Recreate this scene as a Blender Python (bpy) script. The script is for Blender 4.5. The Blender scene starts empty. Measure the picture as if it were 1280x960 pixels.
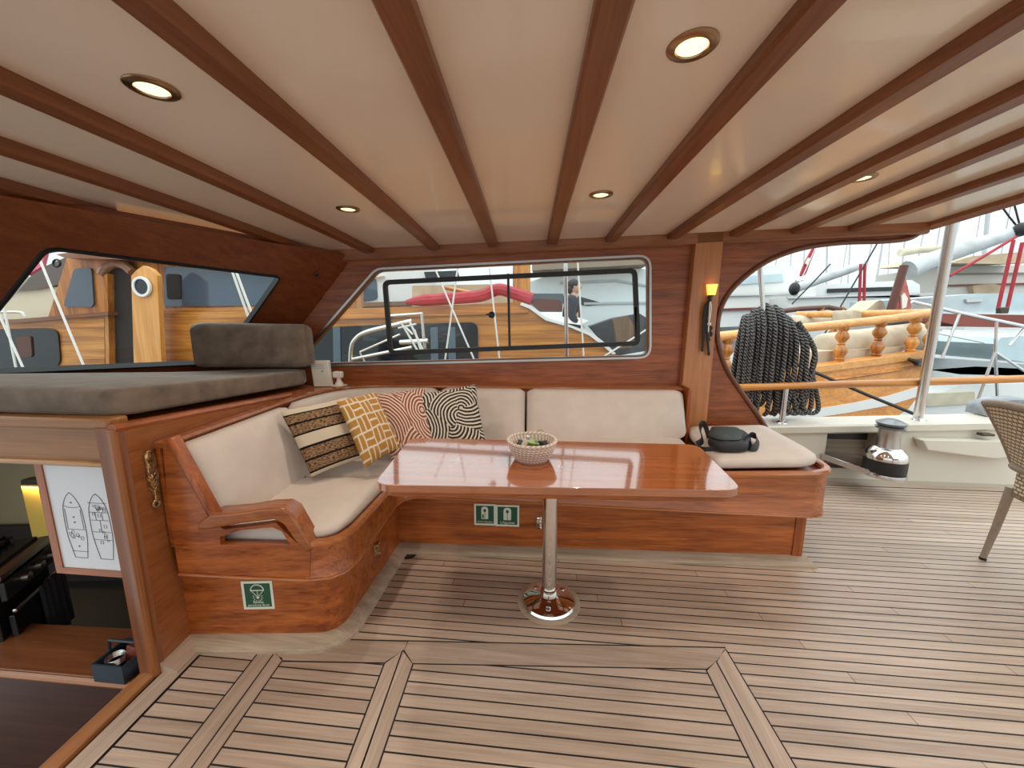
import bpy, bmesh, math, random
from mathutils import Vector as V, Matrix, geometry
random.seed(7)
S = bpy.context.scene
COL = S.collection
PI = math.pi

# ------------------------------------------------------------------ camera
F_PX, PITCH, YAW, H = 480.0, math.radians(9.5), math.radians(5.63), 1.34
FW = V((-math.sin(YAW)*math.cos(PITCH), math.cos(YAW)*math.cos(PITCH), -math.sin(PITCH)))
RT = V((math.cos(YAW), math.sin(YAW), 0.0))
UP = RT.cross(FW)
CAM = V((0, 0, H))
cd = bpy.data.cameras.new('camera'); cam = bpy.data.objects.new('camera', cd); COL.objects.link(cam)
cd.sensor_fit = 'HORIZONTAL'; cd.sensor_width = 36.0; cd.lens = F_PX/1280*36
cd.clip_start = .05; cd.clip_end = 500
cam.matrix_world = Matrix(((RT.x, UP.x, -FW.x, 0), (RT.y, UP.y, -FW.y, 0), (RT.z, UP.z, -FW.z, H), (0, 0, 0, 1)))
S.camera = cam

def ray(x, y): return FW + RT*((x-640)/F_PX) - UP*((y-480)/F_PX)
def at(x, y, ax, v):
    d = ray(x, y); i = 'xyz'.index(ax); return CAM + d*((v-CAM[i])/d[i])
def atp(x, y, p0, n):
    d = ray(x, y); n = V(n); return CAM + d*((V(p0)-CAM).dot(n)/d.dot(n))
WN = V((-.0427, 1, 0)).normalized()
def wall(x, y, off=0.0): return atp(x, y, (1.4, 2.85-off, 0), WN)
def yw(x): return 2.85+.0427*(x-1.4)

# ------------------------------------------------------------------ materials
def new_mat(name):
    m = bpy.data.materials.new(name); m.use_nodes = True
    nt = m.node_tree; b = nt.nodes['Principled BSDF']
    return m, nt, b
def plain(name, col, rough=.5, metal=0.0, coat=0.0, emit=None, strength=0.0, bump=0.0, bscale=60.0, vary=0.0, vscale=6.0, spec=.5):
    m, nt, b = new_mat(name)
    b.inputs['Base Color'].default_value = (*col, 1); b.inputs['Roughness'].default_value = rough
    b.inputs['Metallic'].default_value = metal; b.inputs['Coat Weight'].default_value = coat
    b.inputs['Specular IOR Level'].default_value = spec
    if emit: b.inputs['Emission Color'].default_value = (*emit, 1); b.inputs['Emission Strength'].default_value = strength
    if bump or vary:
        tc = nt.nodes.new('ShaderNodeTexCoord')
    if bump:
        n = nt.nodes.new('ShaderNodeTexNoise'); n.inputs['Scale'].default_value = bscale; n.inputs['Detail'].default_value = 3
        bp = nt.nodes.new('ShaderNodeBump'); bp.inputs['Strength'].default_value = bump; bp.inputs['Distance'].default_value = .01
        nt.links.new(tc.outputs['Object'], n.inputs['Vector']); nt.links.new(n.outputs['Fac'], bp.inputs['Height'])
        nt.links.new(bp.outputs['Normal'], b.inputs['Normal'])
    if vary:
        n = nt.nodes.new('ShaderNodeTexNoise'); n.inputs['Scale'].default_value = vscale; n.inputs['Detail'].default_value = 5
        r = nt.nodes.new('ShaderNodeValToRGB')
        r.color_ramp.elements[0].position = .3; r.color_ramp.elements[1].position = .7
        r.color_ramp.elements[0].color = (*[c*(1-vary) for c in col], 1)
        r.color_ramp.elements[1].color = (*[min(1, c*(1+vary)) for c in col], 1)
        nt.links.new(tc.outputs['Object'], n.inputs['Vector']); nt.links.new(n.outputs['Fac'], r.inputs['Fac'])
        nt.links.new(r.outputs['Color'], b.inputs['Base Color'])
    return m
def wood(name, axis, dark, light, rough=.3, coat=.15, scale=1.0, island=0.0, bump=.05):
    m, nt, b = new_mat(name); L = nt.links
    tc = nt.nodes.new('ShaderNodeTexCoord'); mp = nt.nodes.new('ShaderNodeMapping')
    sc = [26*scale]*3; sc['xyz'.index(axis)] = 1.6*scale
    mp.inputs['Scale'].default_value = sc
    n1 = nt.nodes.new('ShaderNodeTexNoise'); n1.inputs['Scale'].default_value = 1.0; n1.inputs['Detail'].default_value = 6; n1.inputs['Roughness'].default_value = .62; n1.inputs['Distortion'].default_value = .4
    mp2 = nt.nodes.new('ShaderNodeMapping'); sc2 = [150*scale]*3; sc2['xyz'.index(axis)] = 3.5*scale; mp2.inputs['Scale'].default_value = sc2
    n2 = nt.nodes.new('ShaderNodeTexNoise'); n2.inputs['Scale'].default_value = 1.0; n2.inputs['Detail'].default_value = 2
    L.new(tc.outputs['Object'], mp.inputs['Vector']); L.new(mp.outputs['Vector'], n1.inputs['Vector'])
    L.new(tc.outputs['Object'], mp2.inputs['Vector']); L.new(mp2.outputs['Vector'], n2.inputs['Vector'])
    mx = nt.nodes.new('ShaderNodeMath'); mx.operation = 'MULTIPLY_ADD'; mx.inputs[1].default_value = .35
    L.new(n2.outputs['Fac'], mx.inputs[0]); 
    ms = nt.nodes.new('ShaderNodeMath'); ms.operation = 'MULTIPLY'; ms.inputs[1].default_value = .65
    L.new(n1.outputs['Fac'], ms.inputs[0]); L.new(ms.outputs[0], mx.inputs[2])
    r = nt.nodes.new('ShaderNodeValToRGB'); r.color_ramp.elements[0].position = .34; r.color_ramp.elements[1].position = .66
    r.color_ramp.elements[0].color = (*dark, 1); r.color_ramp.elements[1].color = (*light, 1)
    fac = mx.outputs[0]
    if island:
        g = nt.nodes.new('ShaderNodeNewGeometry'); a = nt.nodes.new('ShaderNodeMath'); a.operation = 'MULTIPLY_ADD'
        a.inputs[1].default_value = island; L.new(g.outputs['Random Per Island'], a.inputs[0])
        s = nt.nodes.new('ShaderNodeMath'); s.operation = 'SUBTRACT'; s.inputs[1].default_value = island/2
        L.new(fac, s.inputs[0]); L.new(s.outputs[0], a.inputs[2]); fac = a.outputs[0]
    L.new(fac, r.inputs['Fac']); L.new(r.outputs['Color'], b.inputs['Base Color'])
    b.inputs['Roughness'].default_value = rough; b.inputs['Coat Weight'].default_value = coat; b.inputs['Coat Roughness'].default_value = .12
    if island: b.inputs['Specular IOR Level'].default_value = .9
    if coat >= 1: b.inputs['Coat IOR'].default_value = 1.9; b.inputs['Coat Roughness'].default_value = .06
    if bump:
        bp = nt.nodes.new('ShaderNodeBump'); bp.inputs['Strength'].default_value = bump; bp.inputs['Distance'].default_value = .002
        L.new(n2.outputs['Fac'], bp.inputs['Height']); L.new(bp.outputs['Normal'], b.inputs['Normal'])
    return m
MD, ML = (.165, .033, .006), (.50, .140, .029)
MAH = {a: wood('mahogany_'+a, a, MD, ML) for a in 'xyz'}
BEAMW = wood('beam_wood', 'y', (.15, .042, .012), (.25, .085, .029), rough=.4, coat=.15)
TRIMW = wood('trim_wood', 'x', (.19, .06, .018), (.33, .12, .042), rough=.35)
PILW = wood('pillar_wood', 'z', (.36, .14, .045), (.52, .22, .08), rough=.3)
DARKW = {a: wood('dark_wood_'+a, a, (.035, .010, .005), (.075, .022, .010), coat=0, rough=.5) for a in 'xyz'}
TEAK = {a: wood('deck_teak_'+a, a, (.345, .25, .185), (.56, .43, .335), rough=.42, coat=0, island=.16, bump=.12) for a in 'xy'}
ORANGE = {a: wood('orange_wood_'+a, a, (.22, .055, .006), (.80, .34, .058), rough=.35, coat=.3, scale=.28) for a in 'xyz'}
OAK = wood('oak_wood', 'x', (.21, .078, .015), (.36, .148, .034), rough=.4, coat=.1)
CAULK = plain('black_caulk', (.012, .010, .009), .7)
CREAM = plain('cream_gelcoat', (.84, .725, .60), .2, coat=.3)
WHITE_G = plain('white_gelcoat', (.80, .80, .77), .3)
CREAM_G = plain('cream_bulwark', (.64, .60, .51), .35)
FABRIC = plain('beige_fabric', (.66, .585, .53), .85, bump=.12, bscale=220, vary=.05, vscale=9, spec=.2)
SUEDE = plain('brown_suede', (.165, .125, .095), .8, bump=.12, bscale=90, vary=.30, vscale=11, spec=.25)
for _n in SUEDE.node_tree.nodes:
    if _n.type == 'BSDF_PRINCIPLED': _n.inputs['Sheen Weight'].default_value = .35; _n.inputs['Sheen Roughness'].default_value = .4; _n.inputs['Sheen Tint'].default_value = (.85, .8, .72, 1)
CHROME = plain('chrome', (.78, .75, .72), .07, 1.0)
STEEL = plain('steel', (.66, .66, .66), .22, 1.0)
BRUSHED = plain('brushed_steel', (.5, .47, .44), .33, 1.0)
BLACKR = plain('black_rubber', (.012, .012, .013), .45)
BLACKF = plain('black_nylon', (.016, .017, .019), .62, bump=.15, bscale=300)
BLACKL = plain('black_leather', (.012, .011, .011), .45)
BRASS = plain('aged_brass', (.52, .35, .17), .38, 1.0, vary=.5, vscale=60, bump=.5, bscale=130)
DARKBR = plain('dark_bronze', (.10, .08, .06), .35, .9)
LAMP = plain('lamp_lens', (1, .9, .7), .4, emit=(1.0, .74, .36), strength=1.7)
RINGM = plain('lamp_ring', (.40, .27, .16), .25, 1.0)
SIGNG = plain('sign_green', (.012, .085, .045), .45)
SIGNW = plain('sign_pale', (.72, .75, .62), .5)
PAPER = plain('paper_white', (.74, .75, .79), .5)
INK = plain('ink_grey', (.12, .12, .14), .6)
PLASTW = plain('white_plastic', (.80, .76, .68), .4)
ROPEW = plain('rope_white', (.78, .76, .70), .8)
SILVER = plain('silver_sailcloth', (.50, .53, .54), .5, vary=.25, vscale=3)
RED = plain('red_cloth', (.40, .022, .035), .6, vary=.2)
PINK = plain('pink_cover', (.75, .16, .24), .6, vary=.2, vscale=2)
BLUEC = plain('pale_blue_cover', (.50, .62, .66), .6, vary=.12, vscale=2)
BLUE = plain('blue_stripe', (.03, .12, .30), .4)
MAROON = plain('maroon_hull', (.20, .045, .03), .35)
TANC = plain('tan_canvas', (.56, .42, .28), .75, vary=.2, vscale=2)
BEIGEC = plain('beige_canvas', (.62, .55, .41), .8, vary=.15, vscale=4)
DECKC = plain('cushion_canvas', (.56, .48, .36), .85, vary=.12, vscale=6)
DGLASS = plain('dark_window_glass', (.010, .014, .018), .08, spec=.5, coat=.25, bump=.25, bscale=4)
BGLASS = plain('blue_window_glass', (.075, .11, .15), .08, spec=.6, coat=.4, bump=.15, bscale=3)
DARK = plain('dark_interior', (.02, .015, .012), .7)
BRONZED = plain('dark_reddish_wood', (.10, .03, .018), .4)
GREYB = plain('grey_bundle', (.30, .32, .35), .8, vary=.3, vscale=10)
WICKER = plain('wicker_tan', (.50, .40, .27), .6)
WICKERD = plain('wicker_grey_brown', (.34, .28, .22), .55, bump=.6, bscale=120)
YELLOWGLOW = plain('yellow_glow', (.70, .48, .10), .5)
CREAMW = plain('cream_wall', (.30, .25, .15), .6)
BOXB = plain('blue_grey_box', (.022, .035, .05), .5)
SKIN = plain('skin', (.55, .31, .21), .5)
HAIR = plain('dark_hair', (.02, .013, .010), .5)
JACKET = plain('dark_jacket', (.018, .018, .024), .8)
JEANS = plain('dark_trousers', (.03, .035, .05), .85)
GREENP = plain('green_packet', (.16, .32, .06), .4, vary=.6, vscale=60)
TOWEL = plain('dark_towel', (.035, .035, .04), .95, bump=.4, bscale=200)
ENAMEL = plain('black_enamel', (.014, .014, .015), .2)
CREAMHULL = plain('cream_hull', (.72, .62, .45), .2, coat=.4)

def glass_mat():
    m = bpy.data.materials.new('clear_pane'); m.use_nodes = True; nt = m.node_tree; nt.nodes.clear()
    o = nt.nodes.new('ShaderNodeOutputMaterial'); mix = nt.nodes.new('ShaderNodeMixShader')
    t = nt.nodes.new('ShaderNodeBsdfTransparent'); g = nt.nodes.new('ShaderNodeBsdfGlossy'); f = nt.nodes.new('ShaderNodeFresnel')
    t.inputs['Color'].default_value = (.95, .97, .97, 1); g.inputs['Roughness'].default_value = .02; f.inputs['IOR'].default_value = 1.35
    nt.links.new(f.outputs[0], mix.inputs[0]); nt.links.new(t.outputs[0], mix.inputs[1]); nt.links.new(g.outputs[0], mix.inputs[2])
    nt.links.new(mix.outputs[0], o.inputs['Surface']); return m
GLASS = glass_mat()

def rope_mat(name, dark, light, scale):
    m, nt, b = new_mat(name); L = nt.links
    tc = nt.nodes.new('ShaderNodeTexCoord')
    w = nt.nodes.new('ShaderNodeTexWave'); w.wave_type = 'BANDS'; w.bands_direction = 'DIAGONAL'
    w.inputs['Scale'].default_value = scale; w.inputs['Distortion'].default_value = 2.0; w.inputs['Detail'].default_value = 2
    r = nt.nodes.new('ShaderNodeValToRGB'); r.color_ramp.elements[0].position = .3; r.color_ramp.elements[1].position = .75
    r.color_ramp.elements[0].color = (*dark, 1); r.color_ramp.elements[1].color = (*light, 1)
    L.new(tc.outputs['UV'], w.inputs['Vector']); L.new(w.outputs['Fac'], r.inputs['Fac']); L.new(r.outputs['Color'], b.inputs['Base Color'])
    bp = nt.nodes.new('ShaderNodeBump'); bp.inputs['Strength'].default_value = .9; bp.inputs['Distance'].default_value = .008
    L.new(w.outputs['Fac'], bp.inputs['Height']); L.new(bp.outputs['Normal'], b.inputs['Normal']); b.inputs['Roughness'].default_value = .75
    return m
ROPED = rope_mat('charcoal_rope', (.014, .014, .015), (.21, .205, .20), 1.6)

def uv_mat(name): 
    m, nt, b = new_mat(name); b.inputs['Roughness'].default_value = .9; b.inputs['Specular IOR Level'].default_value = .15
    tc = nt.nodes.new('ShaderNodeTexCoord'); return m, nt, b, tc
def N(nt, kind, **kw):
    n = nt.nodes.new(kind)
    for k, v in kw.items(): setattr(n, k, v)
    return n
def math_(nt, op, a, b=None):
    n = N(nt, 'ShaderNodeMath', operation=op)
    for i, x in enumerate((a, b)):
        if x is None: continue
        if isinstance(x, (int, float)): n.inputs[i].default_value = x
        else: nt.links.new(x, n.inputs[i])
    return n.outputs[0]
def mixc(nt, fac, a, b):
    n = N(nt, 'ShaderNodeMix', data_type='RGBA'); nt.links.new(fac, n.inputs[0])
    for i, x in ((6, a), (7, b)):
        if isinstance(x, tuple): n.inputs[i].default_value = (*x, 1)
        else: nt.links.new(x, n.inputs[i])
    return n.outputs[2]
def stripes_mat():
    m, nt, b, tc = uv_mat('striped_weave'); sep = N(nt, 'ShaderNodeSeparateXYZ'); nt.links.new(tc.outputs['UV'], sep.inputs[0])
    noise = N(nt, 'ShaderNodeTexNoise'); mp = N(nt, 'ShaderNodeMapping'); mp.inputs['Scale'].default_value = (26, 90, 1)
    nt.links.new(tc.outputs['UV'], mp.inputs['Vector']); nt.links.new(mp.outputs[0], noise.inputs['Vector']); noise.inputs['Scale'].default_value = 1; noise.inputs['Detail'].default_value = 3
    weave = N(nt, 'ShaderNodeValToRGB'); e = weave.color_ramp.elements; e[0].position = .38; e[0].color = (.03, .02, .015, 1); e[1].position = .6; e[1].color = (.40, .24, .13, 1)
    nt.links.new(noise.outputs['Fac'], weave.inputs['Fac'])
    bands = N(nt, 'ShaderNodeValToRGB'); cr = bands.color_ramp; cr.interpolation = 'CONSTANT'
    # 0 black, .5 weave, 1 cream : bottom to top
    seq = [(0, 1), (.06, 0), (.085, .5), (.22, 0), (.25, .5), (.39, 0), (.42, 1), (.575, 0), (.60, .5), (.73, 0), (.755, .5), (.87, 0), (.89, 1)]
    while len(cr.elements) < len(seq): cr.elements.new(.99)
    for el, (p, v) in zip(cr.elements, seq): el.position = p; el.color = (v, v, v, 1)
    nt.links.new(sep.outputs['Y'], bands.inputs['Fac'])
    sv = N(nt, 'ShaderNodeSeparateColor'); nt.links.new(bands.outputs['Color'], sv.inputs[0]); val = sv.outputs[0]
    g1 = math_(nt, 'GREATER_THAN', val, .25); g2 = math_(nt, 'GREATER_THAN', val, .75)
    c = mixc(nt, g1, (.012, .010, .009), weave.outputs['Color']); c = mixc(nt, g2, c, (.62, .54, .42))
    nt.links.new(c, b.inputs['Base Color']); return m
def basket_mat():
    m, nt, b, tc = uv_mat('mustard_block_print')
    nz = N(nt, 'ShaderNodeTexNoise'); nz.inputs['Scale'].default_value = 5; nt.links.new(tc.outputs['UV'], nz.inputs['Vector'])
    vm = N(nt, 'ShaderNodeVectorMath', operation='MULTIPLY_ADD'); vm.inputs[1].default_value = (.05, .05, 0)
    nt.links.new(nz.outputs['Color'], vm.inputs[0]); nt.links.new(tc.outputs['UV'], vm.inputs[2])
    sep = N(nt, 'ShaderNodeSeparateXYZ'); nt.links.new(vm.outputs[0], sep.inputs[0])
    n = 4.5
    u = math_(nt, 'MULTIPLY', sep.outputs['X'], n); v = math_(nt, 'MULTIPLY', sep.outputs['Y'], n)
    chk = math_(nt, 'MODULO', math_(nt, 'ADD', math_(nt, 'FLOOR', u), math_(nt, 'FLOOR', v)), 2)
    fu = math_(nt, 'FRACT', u); fv = math_(nt, 'FRACT', v)
    def bar(a, l): # two bars across a, full length l
        x = math_(nt, 'ABSOLUTE', math_(nt, 'SUBTRACT', math_(nt, 'FRACT', math_(nt, 'MULTIPLY', a, 2)), .5))
        y = math_(nt, 'ABSOLUTE', math_(nt, 'SUBTRACT', l, .5))
        return math_(nt, 'MULTIPLY', math_(nt, 'LESS_THAN', x, .37), math_(nt, 'LESS_THAN', y, .44))
    b1, b2 = bar(fu, fv), bar(fv, fu)
    sel = math_(nt, 'ADD', math_(nt, 'MULTIPLY', b1, chk), math_(nt, 'MULTIPLY', b2, math_(nt, 'SUBTRACT', 1, chk)))
    nt.links.new(mixc(nt, sel, (.72, .62, .50), (.44, .23, .055)), b.inputs['Base Color']); return m
def arcs_mat(name, colr, seed):
    m, nt, b, tc = uv_mat(name)
    mp = N(nt, 'ShaderNodeMapping'); mp.inputs['Location'].default_value = (seed, seed*1.7, 0); nt.links.new(tc.outputs['UV'], mp.inputs['Vector'])
    vo = N(nt, 'ShaderNodeTexVoronoi', voronoi_dimensions='2D'); vo.inputs['Scale'].default_value = 2.3; nt.links.new(mp.outputs[0], vo.inputs['Vector'])
    # rings about a point beside each cell: clipped at the cell edge they read as arcs
    off = N(nt, 'ShaderNodeVectorMath', operation='MULTIPLY_ADD'); off.inputs[1].default_value = (.62, .62, 0); off.inputs[2].default_value = (-.31, -.31, 0); nt.links.new(vo.outputs['Color'], off.inputs[0])
    ctr = N(nt, 'ShaderNodeVectorMath', operation='ADD'); nt.links.new(vo.outputs['Position'], ctr.inputs[0]); nt.links.new(off.outputs[0], ctr.inputs[1])
    ds = N(nt, 'ShaderNodeVectorMath', operation='DISTANCE'); nt.links.new(mp.outputs[0], ds.inputs[0]); nt.links.new(ctr.outputs[0], ds.inputs[1])
    nz = N(nt, 'ShaderNodeTexNoise'); nz.inputs['Scale'].default_value = 5; nt.links.new(mp.outputs[0], nz.inputs['Vector'])
    d = math_(nt, 'ADD', ds.outputs['Value'], math_(nt, 'MULTIPLY', nz.outputs['Fac'], .04))
    s = math_(nt, 'SINE', math_(nt, 'MULTIPLY', d, 125.0)); g = math_(nt, 'GREATER_THAN', s, -.15)
    nt.links.new(mixc(nt, g, (.70, .63, .53), colr), b.inputs['Base Color']); return m
def weave_mat():
    m, nt, b, tc = uv_mat('wicker_weave'); b.inputs['Roughness'].default_value = .6
    br = N(nt, 'ShaderNodeTexBrick'); br.inputs['Scale'].default_value = 1.0; br.offset = .5
    br.inputs['Color1'].default_value = (.86, .77, .60, 1); br.inputs['Color2'].default_value = (.76, .66, .49, 1); br.inputs['Mortar'].default_value = (.26, .20, .135, 1)
    br.inputs['Mortar Size'].default_value = .005; br.inputs['Brick Width'].default_value = .036; br.inputs['Row Height'].default_value = .020; br.inputs['Mortar Smooth'].default_value = .5
    nt.links.new(tc.outputs['UV'], br.inputs['Vector']); nt.links.new(br.outputs['Color'], b.inputs['Base Color'])
    bp = N(nt, 'ShaderNodeBump'); bp.inputs['Strength'].default_value = .8; bp.inputs['Distance'].default_value = .006; bp.invert = True
    nt.links.new(br.outputs['Fac'], bp.inputs['Height']); nt.links.new(bp.outputs['Normal'], b.inputs['Normal']); return m
def coil_mat():
    m, nt, b, tc = uv_mat('basket_rope'); 
    w = N(nt, 'ShaderNodeTexWave', wave_type='BANDS', bands_direction='DIAGONAL'); w.inputs['Scale'].default_value = 1.0
    nt.links.new(tc.outputs['UV'], w.inputs['Vector'])
    nt.links.new(mixc(nt, w.outputs['Fac'], (.48, .38, .32), (.80, .70, .62)), b.inputs['Base Color']); return m
WEAVE, COIL = weave_mat(), coil_mat()

# ------------------------------------------------------------------ mesh helpers
class B:
    def __init__(s): s.bm = bmesh.new(); s.uv = s.bm.loops.layers.uv.new('UVMap')
    def face(s, vs):
        try: return s.bm.faces.new(vs)
        except ValueError: return None
    def box(s, c, d, rot=None):
        c = V(c); R = rot if rot else Matrix.Identity(3); vs = []
        for z in (-.5, .5):
            for x, y in ((-.5, -.5), (.5, -.5), (.5, .5), (-.5, .5)):
                vs.append(s.bm.verts.new(c + R @ V((x*d[0], y*d[1], z*d[2]))))
        for f in ((3, 2, 1, 0), (4, 5, 6, 7), (0, 1, 5, 4), (1, 2, 6, 5), (2, 3, 7, 6), (3, 0, 4, 7)): s.face([vs[i] for i in f])
        return s
    def prism(s, pts, vec, holes=()):
        """closed 3D polygon (with holes) extruded by vec"""
        vec = V(vec); loops = [[V(p) for p in pts]] + [[V(p) for p in h] for h in holes]
        n = V((0, 0, 0)); L = loops[0]
        for i in range(len(L)): n += L[i].cross(L[(i+1) % len(L)])
        n.normalize(); u = (L[1]-L[0]).normalized(); w = n.cross(u)
        flat = [p for l in loops for p in l]
        if len(loops) == 1 and len(L) <= 4: tris = [tuple(range(len(L)))]
        else: tris = geometry.tessellate_polygon([[V((p.dot(u), p.dot(w), 0)) for p in l] for l in loops])
        a = [s.bm.verts.new(p) for p in flat]; b = [s.bm.verts.new(p+vec) for p in flat]
        for t in tris:
            s.face([a[i] for i in t]); s.face([b[i] for i in reversed(t)])
        k = 0
        for l in loops:
            m = len(l)
            for i in range(m):
                j = (i+1) % m; s.face([a[k+i], a[k+j], b[k+j], b[k+i]])
            k += m
        return s
    def loft(s, rings, closed=True, caps=True, uvs=False, ringclose=False):
        rows = [[s.bm.verts.new(p) for p in r] for r in rings]; m = len(rings[0])
        nr = len(rows)
        for i in range(nr if ringclose else nr-1):
            i2 = (i+1) % nr
            for j in range(m if closed else m-1):
                k = (j+1) % m; f = s.face([rows[i][j], rows[i][k], rows[i2][k], rows[i2][j]])
                if f and uvs:
                    for l, (a, b) in zip(f.loops, ((i, j), (i, j+1), (i+1, j+1), (i+1, j))): l[s.uv].uv = uvs(a, b)
        if caps and closed and not ringclose: s.face(rows[0][::-1]); s.face(rows[-1])
        return s
    def tube(s, pts, r, seg=8, closed=False, caps=True, uvk=None):
        pts = [V(p) for p in pts]; n = len(pts); rs = r if isinstance(r, (list, tuple)) else [r]*n
        rings = []; prev = None; ln = 0
        lens = [0]
        for i in range(1, n): lens.append(lens[-1]+(pts[i]-pts[i-1]).length)
        lens.append(lens[-1]+(pts[0]-pts[-1]).length)
        for i, p in enumerate(pts):
            if closed: t = pts[(i+1) % n]-pts[i-1]
            else: t = pts[min(i+1, n-1)]-pts[max(i-1, 0)]
            t.normalize()
            if prev is None:
                a = V((0, 0, 1)) if abs(t.z) < .9 else V((1, 0, 0)); x = t.cross(a).normalized()
            else:
                x = prev - t*prev.dot(t); x.normalize()
            prev = x; y = t.cross(x)
            rings.append([p + (x*math.cos(2*PI*k/seg)+y*math.sin(2*PI*k/seg))*rs[i] for k in range(seg)])
        uvs = (lambda a, b: (lens[a]*uvk, b/seg)) if uvk else False
        return s.loft(rings, caps=caps, ringclose=closed, uvs=uvs)
    def lathe(s, prof, c=(0, 0, 0), seg=24, ax=None, uvs=False, caps=True):
        c = V(c); R = V((0, 0, 1)).rotation_difference(V(ax)).to_matrix() if ax else Matrix.Identity(3)
        rings = [[c + R @ V((max(r, 1e-4)*math.cos(2*PI*k/seg), max(r, 1e-4)*math.sin(2*PI*k/seg), z)) for k in range(seg)] for r, z in prof]
        return s.loft(rings, uvs=uvs, caps=caps)
    def sphere(s, c, r, seg=14, rings=8):
        r = r if isinstance(r, (tuple, list)) else (r, r, r); c = V(c)
        return s.loft([[c+V((r[0]*math.sin(a)*math.cos(2*PI*k/seg), r[1]*math.sin(a)*math.sin(2*PI*k/seg), -r[2]*math.cos(a))) for k in range(seg)] for a in [max(.02, min(PI-.02, PI*i/rings)) for i in range(rings+1)]])
    def sweep(s, path, prof, closed_prof=True, caps=True):
        """path: list of (x, y); prof: list of (n, z), n measured to the right of travel, mitred"""
        P = [V((p[0], p[1], 0)) for p in path]; rings = []
        for i, p in enumerate(P):
            d1 = (P[i]-P[i-1]).normalized() if i else None; d2 = (P[i+1]-P[i]).normalized() if i < len(P)-1 else None
            if d1 is None: d1 = d2
            if d2 is None: d2 = d1
            n1 = V((d1.y, -d1.x, 0)); n2 = V((d2.y, -d2.x, 0)); m = (n1+n2).normalized(); k = 1/max(.35, m.dot(n1))
            pf = prof(i/(len(P)-1), p) if callable(prof) else prof
            rings.append([p + m*k*a + V((0, 0, z)) for a, z in pf])
        return s.loft(rings, closed=closed_prof, caps=caps)
    def lift(s, f):
        for v in s.bm.verts: v.co.z += f(v.co)
        return s
    def obj(s, name, mat, parent=None, bevel=0, seg=2, angle=35, sub=0):
        bm = s.bm; bmesh.ops.recalc_face_normals(bm, faces=bm.faces)
        me = bpy.data.meshes.new(name)
        o = bpy.data.objects.new(name, me); COL.objects.link(o)
        if parent is not None:
            o.parent = parent; bm.transform(Matrix.Translation(-wloc(parent)))
        bm.to_mesh(me); bm.free()
        for m in (mat if isinstance(mat, (list, tuple)) else [mat]): me.materials.append(m)
        for p in me.polygons: p.use_smooth = True
        me.set_sharp_from_angle(angle=math.radians(angle))
        if bevel:
            b = o.modifiers.new('bevel', 'BEVEL'); b.width = bevel; b.segments = seg; b.limit_method = 'ANGLE'; b.angle_limit = math.radians(40)
        if sub:
            b = o.modifiers.new('sub', 'SUBSURF'); b.levels = sub; b.render_levels = sub
        return o
def wloc(o):
    p = V(o.location)
    while o.parent is not None: o = o.parent; p += V(o.location)
    return p
def thing(name, label, cat, loc, group=None):
    o = bpy.data.objects.new(name, None); COL.objects.link(o); o.location = V(loc); o.empty_display_size = .1
    return tag(o, label, cat, group)
def tag(o, label, cat, group=None, kind=None):
    o['label'] = label; o['category'] = cat
    if group: o['group'] = group
    if kind: o['kind'] = kind
    return o
def struct(o): o['kind'] = 'structure'; return o
def sempty(name, loc):
    o = bpy.data.objects.new(name, None); COL.objects.link(o); o.location = V(loc); o['kind'] = 'structure'; return o
def arc(cx, cy, r, a0, a1, n):
    return [(cx+r*math.cos(math.radians(a0+(a1-a0)*i/n)), cy+r*math.sin(math.radians(a0+(a1-a0)*i/n))) for i in range(n+1)]
def rnd(pts, r, n=5):
    """round the corners of a closed 2D/3D polygon; r: number or list"""
    out = []; m = len(pts); P = [V(p) if len(p) == 3 else V((p[0], p[1], 0)) for p in pts]
    for i in range(m):
        rr = r[i] if isinstance(r, (list, tuple)) else r
        if rr <= 0: out.append(P[i]); continue
        a = (P[i-1]-P[i]); b = (P[(i+1) % m]-P[i]); q = min(rr, a.length*.48, b.length*.48)
        A = P[i]+a.normalized()*q; Bq = P[i]+b.normalized()*q
        for k in range(n+1):
            t = k/n; out.append(A*(1-t)**2 + P[i]*2*t*(1-t) + Bq*t*t)
    return out
def bez(p, n=20):
    """Catmull-Rom through points"""
    P = [V(q) for q in p]; out = []
    for i in range(len(P)-1):
        a = P[i-1] if i else P[i]*2-P[i+1]; b, c = P[i], P[i+1]; d = P[i+2] if i+2 < len(P) else P[i+1]*2-P[i]
        for k in range(n):
            t = k/n; out.append(.5*((2*b)+(c-a)*t+(2*a-5*b+4*c-d)*t*t+(3*b-a-3*c+d)*t**3))
    out.append(P[-1]); return out
def copy_tree(o, parent=None):
    c = o.copy(); COL.objects.link(c); c.parent = parent
    for ch in list(o.children): copy_tree(ch, c)
    return c
def text(body, size, mat, name, parent, origin, xdir, ydir, depth=.0006, align='CENTER'):
    cu = bpy.data.curves.new(name, 'FONT'); cu.body = body; cu.size = size; cu.extrude = depth; cu.align_x = align
    o = bpy.data.objects.new('t', cu); COL.objects.link(o); dg = bpy.context.evaluated_depsgraph_get()
    me = bpy.data.meshes.new_from_object(o.evaluated_get(dg)); bpy.data.objects.remove(o)
    x = V(xdir).normalized(); y = V(ydir).normalized(); z = x.cross(y); p = V(origin)
    me.transform(Matrix(((x.x, y.x, z.x, p.x), (x.y, y.y, z.y, p.y), (x.z, y.z, z.z, p.z), (0, 0, 0, 1))))
    me.transform(Matrix.Translation(-wloc(parent)))
    q = bpy.data.objects.new(name, me); COL.objects.link(q); q.parent = parent; me.materials.clear(); me.materials.append(mat); return q
SKY, EXPO = .88, .25
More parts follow.
